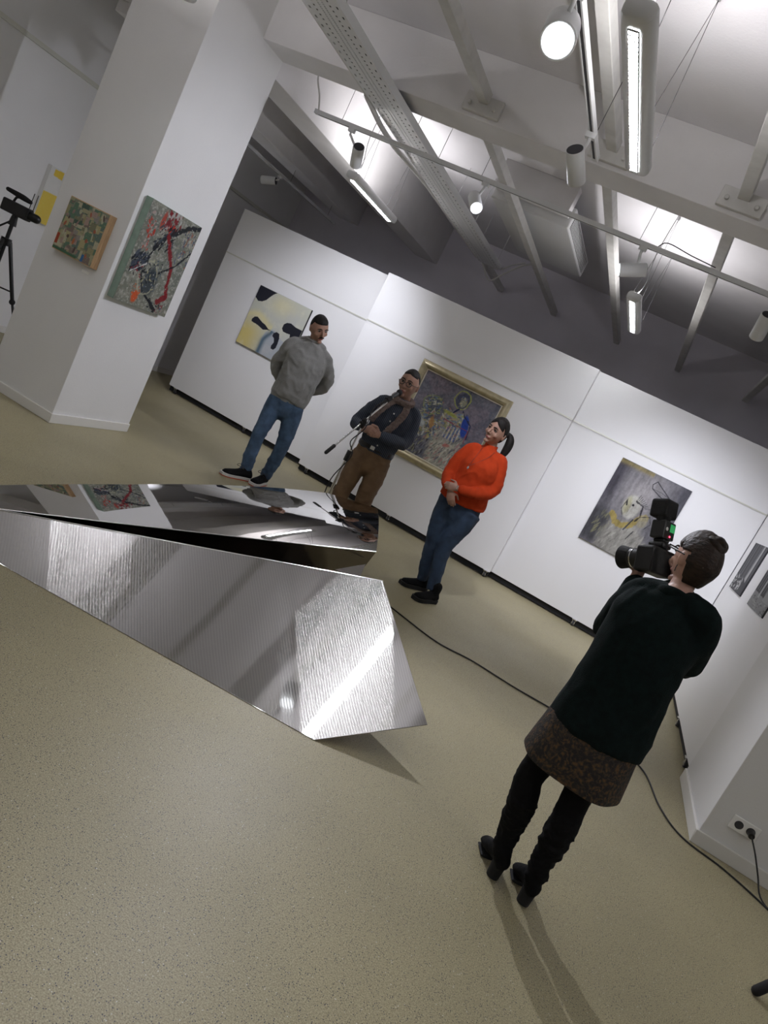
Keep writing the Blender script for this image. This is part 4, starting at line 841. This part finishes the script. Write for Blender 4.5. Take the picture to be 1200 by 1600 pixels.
for s_ in (-1, 1):
    pts = [T2(s_*.033+.023*math.cos(a), -.108+.004*abs(math.cos(a)), .004+.019*math.sin(a)) for a in [2*math.pi*k/18 for k in range(19)]]; gl.tube(pts, .0028, seg=6, cap=False, sub=1, smooth=False)
    gl.tube([T2(s_*.056, -.104, .008), T2(s_*.078, -.06, .006), T2(s_*.083, .01, .004)], .0024, seg=6)
gl.tube([T2(-.010, -.108, .006), T2(0, -.112, .009), T2(.010, -.108, .006)], .0024, seg=6)
go_ = gl.obj('glasses', BLACK, P2)
t = M(); t.tube([(-.105, 0, .93), (-.103, -.005, 1.00), (-.095, -.01, 1.12), (-.085, -.005, 1.25), (-.08, 0, 1.34), (-.077, .005, 1.40), (-.075, .01, 1.435)], [(.160, .118), (.165, .128), (.168, .130), (.172, .125), (.160, .105), (.105, .08), (.062, .064)], seg=30, side=(1, 0, 0), rounded=False)
t.tube([(-.16, 0, 1.355), (-.232, 0, 1.335), (-.305, -.02, 1.22), J['elL'], (-.325, -.16, 1.085), (-.275, -.232, 1.085)], [(.05, .05), (.056, .060), (.058, .058), (.054, .054), (.048, .048), (.038, .038)], seg=18)
t.tube([(0, 0, 1.37), (.062, 0, 1.345), (.088, -.02, 1.23), J['elR'], (.0, -.17, 1.10), (-.10, -.238, 1.095)], [(.05, .05), (.058, .062), (.060, .060), (.056, .056), (.050, .050), (.040, .040)], seg=18)
sh = t.remesh('shirt', SHIRT, P2, .008, 3, .012, (9, 9, 9))
bt = M()
for q in (1.30, 1.23, 1.16, 1.0): bt.ell((-.105+.02*(q-1.1), -.150+.02*abs(q-1.15), q), (.007, .004, .007), None, 10, 8)
bt.obj('button', CARD, sh)
j_ = M(); j_.tube([(-.105, 0, .80), (-.105, 0, .87), (-.105, 0, .955)], [(.145, .112), (.160, .12), (.155, .117)], seg=28, side=(1, 0, 0))
j_.tube([(-.185, 0, .87), (-.20, -.015, .72), J['knL'], (-.212, -.02, .28), (-.215, -.01, .075)], [(.092, .108), (.088, .098), (.072, .078), (.070, .074), (.068, .074)], seg=20, side=(1, 0, 0), rounded=False)
j_.tube([(-.025, 0, .87), (-.012, -.005, .72), J['knR'], (.010, -.01, .28), (.02, .0, .075)], [(.092, .108), (.090, .098), (.074, .080), (.070, .074), (.068, .074)], seg=20, side=(1, 0, 0), rounded=False)
j_.remesh('trousers', BROWNT, P2, .009, 3, .009, (8, 8, 9))
bl = M(); bl.tube([(-.105, 0, .945), (-.105, 0, .978)], [(.168, .130), (.166, .130)], seg=40, side=(1, 0, 0), smooth=False, rounded=False); bo = bl.obj('belt', BLACK, P2)
bk = M(); bk.box(-.155, -.115, -.137, -.128, .945, .980); bk.obj('buckle', CHROME, bo, False, .003)
shoe(P2, (-.215, .06, 0), (-.25, -.21, 0), SHOEB, BLACKM, .10, .046); shoe(P2, (.02, .07, 0), (.06, -.20, 0), SHOEB, BLACKM, .10, .046)
s_ = M(); cx, cy = -.082, -.005
ring = [(cx+.080*math.cos(a), cy-.012+.078*math.sin(a), 1.425+.022*math.sin(a)) for a in [2*math.pi*k/16 for k in range(17)]]
s_.tube(ring, [(.020, .032)]*17, seg=12, side=(0, 0, 1)); s_.tube([(x_+.004, y_-.012, z_+.018) for x_, y_, z_ in ring], [(.014, .024)]*17, seg=12, side=(0, 0, 1))
s_.tube([(-.135, -.07, 1.415), (-.185, -.125, 1.34), (-.225, -.155, 1.25), (-.245, -.165, 1.17)], [(.030, .014), (.030, .013), (.028, .012), (.028, .010)], seg=12, side=(1, 0, 0))
s_.tube([(-.03, -.07, 1.415), (-.02, -.13, 1.33), (-.055, -.160, 1.22), (-.095, -.172, 1.12)], [(.030, .014), (.032, .013), (.030, .012), (.030, .010)], seg=12, side=(1, 0, 0))
s_.remesh('scarf', SCARF, P2, .006, 2, .006, (12, 12, 30))
# microphone on its boom stand (same local frame)
st = thing('microphone_stand', 'chrome boom microphone stand in front of the speaking person', 'microphone stand', (-1.942, 5.979, 0), .3141)
px, py = -.285, -.33
p_ = M(); p_.cyl((px, py, .02), (px, py, .86), .0125); p_.obj('lower_pole', CHROME, st)
p_ = M(); p_.cyl((px, py, .80), (px, py, 1.13), .008); p_.obj('upper_pole', CHROME, st)
p_ = M(); p_.cyl((px, py, .79), (px, py, .88), .021); p_.cyl((px, py, .30), (px, py, .36), .02); p_.obj('height_clamp', BLACK, st)
p_ = M(); p_.cyl((px, py-.025, 1.14), (px, py+.025, 1.14), .024); p_.tube([(px, py, 1.10), (px, py, 1.16)], .018, seg=12, smooth=False); p_.cyl((px-.02, py-.045, 1.13), (px-.02, py-.02, 1.13), .012); p_.obj('boom_clamp', BLACK, st)
b0, b1 = Vector((-.445, -.42, .80)), Vector((-.165, -.235, 1.42)); dd = (b1-b0).normalized()
p_ = M(); p_.cyl(b0, b1, .0075); p_.obj('boom', CHROME, st); p_ = M(); p_.tube([b0-dd*.01, b0+dd*.075], .0155, seg=16, smooth=False); p_.obj('boom_grip', BLACK, st)
for a in (.3, 2.4, 4.5):
    p_ = M(); p_.tube([(px, py, .10), (px+.16*math.cos(a), py+.16*math.sin(a), .055), (px+.30*math.cos(a), py+.30*math.sin(a), .012)], .008, seg=10, smooth=False); p_.obj('leg', BLACK, st)
p_ = M(); p_.tube([(-.165, -.225, 1.42), (-.215, -.27, 1.36), (-.265, -.30, 1.26), (px+.03, py-.03, 1.10), (px-.03, py, .95), (px+.03, py-.03, .85), (px-.04, py-.01, .6), (px-.02, py+.02, .35), (px+.05, py-.1, .05), (px+.2, py-.1, .008)], .0045, seg=8, sub=6); p_.obj('cable', BLACK, st)
mi = thing('microphone', 'black handheld microphone clipped to the boom, at the mouth of the speaking person', 'microphone', (-1.942, 5.979, 0), .3141)
m0, m1_ = Vector((-.200, -.27, 1.375)), Vector((-.138, -.178, 1.476)); dm = (m1_-m0).normalized()
p_ = M(); p_.tube([m0-dm*.06, m0, m1_-dm*.02], [.010, .013, .018], seg=16, smooth=False); p_.obj('handle', BLACK, mi)
M().ell(m1_, (.026, .026, .028), None, 20, 14).obj('grille_ball', mat('mic_mesh', (.02, .02, .022), .5, .6, bump=.6, bscale=400), mi)
p_ = M(); p_.cyl(m0+dm*.005, m0+dm*.05, .021); p_.obj('clip', BLACKM, mi)

# --- woman in the orange jumper
P3 = thing('person', 'person in bright orange jumper and dark jeans with ponytail, hands crossed in front', 'person', (-1.167, 6.168, 0), .187)
J = dict(pelvis=(-.04, 0, .90), neck=(-.035, .01, 1.40), head=(-.050, -.035, 1.550), shL=(-.175, .0, 1.335), elL=(-.245, -.03, 1.06), wrL=(-.165, -.215, .945), shR=(.100, .0, 1.345), elR=(.140, -.05, 1.085), wrR=(-.115, -.235, .995),
         hipL=(-.13, 0, .86), knL=(-.105, -.02, .49), anL=(-.030, .06, .12), hipR=(.055, 0, .86), knR=(.010, -.06, .48), anR=(.090, -.12, .12))
R3 = rot3(-.55, .04, -.14)
b = M(); body_core(b, J, .14, .048); limbs(b, J, (.036, .034, .025)); add_head(b, J['head'], R3, 1.05, 1.02)
add_hand(b, J['wrL'], (.42, -.10, -.65), (.1, .9, .1), (.8, 0, .4), (.25, .35, .25), .92); add_hand(b, J['wrR'], (-.90, -.03, -.15), (.05, .9, -.2), (0, 0, 1), (.35, .5, .4), .92)
b.remesh('body', SKIN, P3, .0055, 2); face_parts(P3, J['head'], R3, k=1.02, fat=1.05)
def m3mask(p):
    hl = .62-.45*abs(p.x) if p.y < -.35 else (.52-1.0*sst(-.35, .15, p.y))
    if p.y > .2: hl = -.62
    return (p.z-hl)/.12
hair_shell(P3, J['head'], R3, m3mask, .009, HAIRD, 1.05, 1.02, lump=.15)
po = M(); po.tube([(.005, .065, 1.565), (.065, .085, 1.56), (.088, .075, 1.52), (.092, .07, 1.46), (.085, .065, 1.40), (.075, .055, 1.36)], [.022, .028, .036, .036, .028, .010], seg=16); po.obj('ponytail', HAIRD, P3)
t = M(); t.tube([(-.037, 0, .88), (-.038, -.005, .95), (-.035, -.01, 1.08), (-.035, -.02, 1.20), (-.035, -.005, 1.30), (-.035, .005, 1.37), (-.035, .01, 1.41)], [(.205, .148), (.202, .150), (.175, .145), (.172, .155), (.155, .115), (.098, .078), (.056, .056)], seg=30, side=(1, 0, 0), rounded=False)
t.tube([(-.11, 0, 1.345), (-.170, 0, 1.322), (-.222, -.01, 1.20), J['elL'], (-.225, -.14, .99), (-.178, -.195, .955)], [(.05, .05), (.056, .060), (.062, .062), (.058, .058), (.046, .046), (.035, .035)], seg=18)
t.tube([(.04, 0, 1.355), (.096, 0, 1.332), (.135, -.02, 1.21), J['elR'], (.03, -.18, 1.02), (-.085, -.230, .998)], [(.05, .05), (.058, .062), (.064, .064), (.060, .060), (.050, .050), (.037, .037)], seg=18)
t.tube([(-.035, .008, 1.38), (-.037, .006, 1.435)], [(.062, .062), (.058, .058)], seg=20, side=(1, 0, 0), smooth=False, rounded=False)
ju = t.remesh('jumper', ORANGE, P3, .008, 4, .009, (8, 8, 8))
j_ = M(); j_.tube([(-.04, .01, .74), (-.04, .01, .82), (-.04, .005, .92)], [(.155, .13), (.190, .148), (.185, .14)], seg=28, side=(1, 0, 0))
j_.tube([(-.125, 0, .83), (-.125, -.01, .68), J['knL'], (-.068, .02, .28), (-.030, .06, .10)], [(.105, .120), (.095, .105), (.070, .078), (.058, .064), (.048, .052)], seg=20, side=(1, 0, 0), rounded=False)
j_.tube([(.055, 0, .83), (.040, -.02, .68), J['knR'], (.048, -.09, .28), (.090, -.12, .10)], [(.115, .125), (.100, .110), (.072, .080), (.060, .066), (.050, .054)], seg=20, side=(1, 0, 0), rounded=False)
j_.remesh('jeans', DENIMD, P3, .009, 3, .006, (8, 8, 11))
shoe(P3, (.035, .13, 0), (-.175, -.06, 0), SHOEB, BLACKM, .108, .050, .034, shaft=.04); shoe(P3, (.155, -.08, 0), (-.01, -.31, 0), SHOEB, BLACKM, .108, .050, .034, shaft=.04)
nl = M(); nl.tube([(-.095, -.055, 1.39), (-.105, -.125, 1.32), (-.125, -.180, 1.20)], .0012, seg=6); nl.tube([(.015, -.055, 1.39), (-.02, -.13, 1.32), (-.122, -.182, 1.20)], .0012, seg=6); no = nl.obj('necklace', DARKG, P3)
M().ell((-.124, -.186, 1.182), (.008, .004, .014), None, 10, 8).obj('pendant', STEELG, no)
wc = M(); wc.tube([Vector(J['wrR'])+Vector((-.012, 0, 0))+Vector((0, .030*math.cos(a), .026*math.sin(a))) for a in [2*math.pi*k/12 for k in range(13)]], .003, seg=6); wc.obj('bracelet', CHROME, P3)

# --- photographer seen from behind
P4 = thing('person', 'person seen from behind in dark green coat, patterned skirt and tall black boots, photographing', 'person', (.355, 2.876, 0), -.1228)
J = dict(pelvis=(-.05, .0, .90), neck=(-.045, .03, 1.35), head=(-.048, .055, 1.492), shL=(-.165, .07, 1.285), elL=(-.205, .15, 1.10), wrL=(-.222, .32, 1.325), shR=(.075, -.01, 1.315), elR=(.105, .12, 1.13), wrR=(-.085, .27, 1.375),
         hipL=(-.12, 0, .86), knL=(-.165, .0, .47), anL=(-.112, .0, .13), hipR=(.03, 0, .86), knR=(.018, .0, .48), anR=(.040, -.01, .13))
R4 = rot3(-2.42, .10, .0) 
b = M(); body_core(b, J, .12, .045); limbs(b, J, (.036, .032, .024), (.055, .036, .024)); add_head(b, J['head'], R4, .98, .93)
add_hand(b, J['wrL'], (-.15, .35, .75), (.25, .75, -.2), (-.8, -.2, .2), (.45, .5, .4), .9, thumb=.9); add_hand(b, J['wrR'], (-.25, .55, .45), (-.8, .2, -.1), (0, -.3, 1), (.6, .7, .5), .9)
b.remesh('body', SKINL, P4, .0050, 2); face_parts(P4, J['head'], R4, brow=HAIRB, k=.93)
def m4mask(p):
    hl = .42-.2*abs(p.x) if p.y < -.3 else (.40-1.05*sst(-.3, .12, p.y))
    if p.y > .12: hl = -.78
    if abs(p.x) > .60 and p.y < .34 and p.z < .22: return -1
    return (p.z-hl)/.12
hair_shell(P4, J['head'], R4, m4mask, .012, HAIRB, .98, .93, lump=.10)
hb = M(); hb.tube([(-.020, .03, 1.560), (-.016, .028, 1.582)], [.030, .036], seg=18, smooth=False)
for k in range(2):
    pts = [(-.018+.026*math.cos(a+k)*(1-.12*k), .028+.026*math.sin(a+k)*(1-.1*k), 1.582+.010*k+.010*math.sin(2*a)) for a in [2*math.pi*q/14 for q in range(15)]]; hb.tube(pts, .017-.003*k, seg=12)
hb.obj('hair_bun', HAIRB, P4)
hc4 = Vector(J['head']); T4 = lambda x, y, z: hc4+R4 @ Vector((x*.93, y*.93, z*.93))
gl = M()
for s_ in (-1, 1):
    x0 = s_*.034; pts = [T4(x0+a_, -.112, .006+b_) for a_, b_ in ((-.026, .018), (.026, .020), (.027, -.012), (.016, -.020), (-.018, -.019), (-.026, .018))]; gl.tube(pts, .0032, seg=6, cap=False, smooth=False)
    gl.tube([T4(s_*.060, -.110, .018), T4(s_*.080, -.06, .014), T4(s_*.084, .02, .008)], .003, seg=6)
gl.obj('glasses', BLACK, P4)
er = M(); er.tube([T4(.080, .008, -.040), T4(.082, .008, -.052), T4(.080, .008, -.066)], .0018, seg=6); er.tube([T4(-.080, .008, -.040), T4(-.082, .008, -.052), T4(-.080, .008, -.066)], .0018, seg=6); er.obj('earring', DARKG, P4)
SD = (Vector(J['shR'])-Vector(J['shL'])).normalized()
t = M(); t.tube([(-.040, .0, .735), (-.042, .0, .82), (-.048, .0, .98), (-.048, .01, 1.12), (-.047, .02, 1.22), (-.047, .028, 1.295), (-.046, .03, 1.335), (-.046, .03, 1.37)], [(.192, .142), (.186, .135), (.170, .122), (.170, .120), (.175, .112), (.150, .085), (.092, .072), (.062, .062)], seg=32, side=(1, 0, 0), rounded=False)
t.tube([(-.10, .05, 1.325), (-.155, .065, 1.295), (-.188, .10, 1.20), J['elL'], (-.208, .23, 1.20), (-.207, .285, 1.285)], [(.05, .05), (.056, .062), (.060, .062), (.060, .060), (.050, .050), (.042, .042)], seg=18)
t.tube([(.02, .01, 1.345), (.075, -.005, 1.322), (.100, .04, 1.235), J['elR'], (.02, .20, 1.24), (-.065, .25, 1.34)], [(.05, .05), (.058, .064), (.062, .062), (.058, .058), (.048, .048), (.040, .040)], seg=18)
co = t.remesh('coat', COAT, P4, .008, 4, .010, (7, 7, 5))
t = M(); cr_ = [(-.046+.068*math.cos(a), .032+.062*math.sin(a), 1.352-.014*math.cos(a*2)+.010*math.sin(a)) for a in [2*math.pi*k/16 for k in range(17)]]
t.tube(cr_, [(.026, .011)]*17, seg=12, side=(0, 0, 1)); t.obj('collar', COAT, co)
sk = M(); n_ = 48; rings = [(.84, .165, .120), (.74, .185, .138), (.64, .197, .150), (.56, .205, .156), (.553, .203, .154), (.553, .196, .147), (.64, .188, .141), (.84, .158, .112)]
vs = []
for z, a_, b_ in rings:
    for k in range(n_):
        an = 2*math.pi*k/n_; fl_ = 1+.035*math.sin(an*5)*max(0, (.84-z)/.28); vs.append((-.048+a_*fl_*math.cos(an), .0+b_*fl_*math.sin(an), z))
sk.add(vs, [(i*n_+k, i*n_+(k+1) % n_, (i+1)*n_+(k+1) % n_, (i+1)*n_+k) for i in range(len(rings)-1) for k in range(n_)]); sk.obj('skirt', SKIRT, P4)
for lab_, hp, kn, an_, toe, heel in (('L', (-.115, 0, .70), (-.165, .0, .47), (-.112, -.005, .12), (-.195, .165, 0), (-.090, -.005, 0)), ('R', (.012, 0, .70), (.020, .0, .48), (.040, -.015, .12), (-.030, .150, 0), (.055, -.02, 0))):
    t = M(); kv, av = Vector(kn), Vector(an_)
    t.tube([hp, kn, kv.lerp(av, .35)+Vector((.006, -.012, 0)), kv.lerp(av, .75), an_], [.068, .056, .058, .044, .040], seg=20, sub=6, side=(1, 0, 0))
    to, hl = Vector(toe), Vector(heel); d = (to-hl).normalized()
    t.tube([hl+Vector((0, 0, .085)), hl+d*.06+Vector((0, 0, .085)), hl+d*.13+Vector((0, 0, .052)), to-d*.015+Vector((0, 0, .034))], [(.032, .042), (.036, .040), (.040, .030), (.034, .022)], seg=18, side=(-d.y, d.x, 0))
    bo = t.remesh('boot', SHOEB, P4, .006, 2, .009, (14, 14, 30), lambda p: .25+1.0*(.12 < p.z < .36))
    h = M(); h.tube([hl+d*.012+Vector((0, 0, .002)), hl+d*.014+Vector((0, 0, .08))], [(.026, .028), (.031, .034)], seg=20, side=(-d.y, d.x, 0), smooth=False, rounded=False); h.obj('heel', BLACKM, bo)
    h = M(); h.tube([hl+d*.11+Vector((0, 0, .009)), to-d*.01+Vector((0, 0, .009))], [(.036, .008), (.034, .008)], seg=16, side=(-d.y, d.x, 0), smooth=False, rounded=False); h.obj('sole', BLACKM, bo)
# the camera in the photographer's hands; its frame: x to the right of the operator, y along the lens
cm = thing('camera', 'black reflex camera with big lens and flash held up by the photographer', 'camera', (.355, 2.876, 0), -.1228)
CR = Matrix.Rotation(math.radians(56), 3, 'Z') @ Matrix.Rotation(math.radians(-22), 3, 'X'); CC = Vector((-.188, .262, 1.428))
def cpt(x, y, z): return CC+CR @ Vector((x, y, z))
def cobj(m, name, mt, par, bevel=0, smooth=True):
    m.v = [tuple(cpt(*v)) for v in m.v]; return m.obj(name, mt, par, smooth, bevel)
b = M(); b.box(-.070, .070, -.035, .030, -.075, .035); b.box(-.078, -.03, -.035, .045, -.075, .030); cobj(b, 'camera_body', BLACK, cm, .008, False)
b = M(); b.box(-.030, .030, -.040, .035, .035, .062); cobj(b, 'viewfinder_hump', BLACK, cm, .010, False)
b = M(); b.tube([(0, .03, -.012), (0, .06, -.012), (0, .065, -.012), (0, .12, -.012)], [.036, .037, .040, .041], seg=32, smooth=False, rounded=False); cobj(b, 'lens', BLACK, cm)
b = M(); b.tube([(0, .118, -.012), (0, .165, -.012)], [.042, .050], seg=32, smooth=False, rounded=False); b = cobj(b, 'lens_hood', BLACKM, cm)
b = M(); b.tube([(0, .10, -.012), (0, .104, -.012)], .0425, seg=32, smooth=False, rounded=False); cobj(b, 'zoom_ring', CHROME, cm)
b = M(); b.box(-.022, .022, -.03, .02, .062, .075); b.box(-.037, .037, -.035, .030, .075, .150); fb = cobj(b, 'flash_body', BLACK, cm, .006, False)
b = M(); b.box(.0, .030, -.0365, -.035, .108, .140); cobj(b, 'flash_screen', mat('green_display', (.02, .18, .06), .4, emit=(.03, .35, .10), estr=.45), fb, 0, False)
b = M(); b.ell((-.020, -.036, .115), (.008, .002, .008), None, 12, 8); cobj(b, 'flash_button', CARD, fb)
b = M(); b.ell((.004, -.037, .088), (.004, .002, .004), None, 10, 8); cobj(b, 'ready_lamp', mat('red_led', (.8, .03, .05), .4, emit=(1, .05, .1), estr=4), fb)
b = M(); b.tube([(-.01, -.003, .148), (-.01, -.003, .165)], .028, seg=20, smooth=False); b.box(-.042, .038, -.030, .050, .163, .240); cobj(b, 'flash_head', BLACKM, cm, .010, False)
b = M(); b.tube([(.068, -.02, .02), (.085, -.06, -.05), (.04, -.09, -.16), (0, -.07, -.2)], .005, seg=8); cobj(b, 'neck_strap', BLACKM, cm)

# --- tripods
tv = thing('tripod', 'tall black video tripod behind the left pillar, in front of the white wall', 'tripod', (-6.32, 5.62, 0)); 
M().cyl((0, 0, .55), (0, 0, 1.24), .018).obj('centre_column', BLACK, tv)
M().cyl((0, 0, 1.0), (0, 0, 1.07), .05).obj('shoulder', BLACK, tv); M().cyl((0, 0, 1.2), (0, 0, 1.30), .04, .028).obj('fluid_head', BLACK, tv)
b = M(); b.tube([(.02, -.02, 1.26), (-.15, -.10, 1.05), (-.25, -.14, .96)], [.009, .009, .014], seg=10, smooth=False); b.obj('pan_handle', BLACK, tv)
for a in (.75, 2.85, 4.95):
    c_, s__ = math.cos(a), math.sin(a); b = M(); b.tube([(.04*c_, .04*s__, 1.04), (.24*c_, .24*s__, .50)], .019, seg=10, smooth=False); b.tube([(.22*c_, .22*s__, .55), (.44*c_, .44*s__, .012)], .013, seg=10, smooth=False); lg = b.obj('leg', BLACK, tv)
    b = M(); b.cyl((.035*c_, .035*s__, .60), (.205*c_, .205*s__, .60), .008); b.obj('spreader', BLACK, tv)
    b = M(); b.ell((.235*c_, .235*s__, .51), (.03, .03, .03), None, 12, 8); b.obj('leg_lock', BLACKM, lg)
vc = thing('video_camera', 'black video camera with flat top microphone and twin antennas on the tall tripod', 'video camera', (-6.32, 5.62, 1.30), .35)
M().box(-.14, .13, -.055, .055, 0, .12).obj('camera_body', BLACK, vc, False, .012)
b = M(); b.tube([(.12, 0, .06), (.20, 0, .06)], .042, seg=20, smooth=False); b.obj('lens', BLACK, vc)
b = M(); b.tube([(-.06, 0, .12), (-.04, 0, .17), (.04, 0, .18)], .012, seg=8); b.tube([(-.15, 0, .20), (.0, 0, .19), (.09, 0, .18)], [.020, .028, .020], seg=12); b.obj('top_handle', BLACKM, vc)
b = M(); b.tube([(.10, 0, .12), (.10, 0, .27)], .004, seg=6, smooth=False); b.tube([(.14, 0, .12), (.14, 0, .27)], .004, seg=6, smooth=False); b.obj('antenna', BLACKM, vc)
tr_ = thing('tripod', 'black stand foot poking into the lower right corner', 'tripod', (1.86, 3.60, 0))
M().cyl((0, 0, .30), (0, 0, 1.2), .015).obj('centre_column', BLACK, tr_)
for a in (3.70, 5.79, 1.60):
    c_, s__ = math.cos(a), math.sin(a); b = M(); b.tube([(.02*c_, .02*s__, .75), (.50*c_, .50*s__, .035)], .016, seg=12, smooth=False); lg = b.obj('leg', BLACK, tr_)
    b = M(); b.tube([(.475*c_, .475*s__, .075), (.525*c_, .525*s__, .024)], .0215, seg=14, smooth=False); b.obj('rubber_foot', BLACKM, lg)
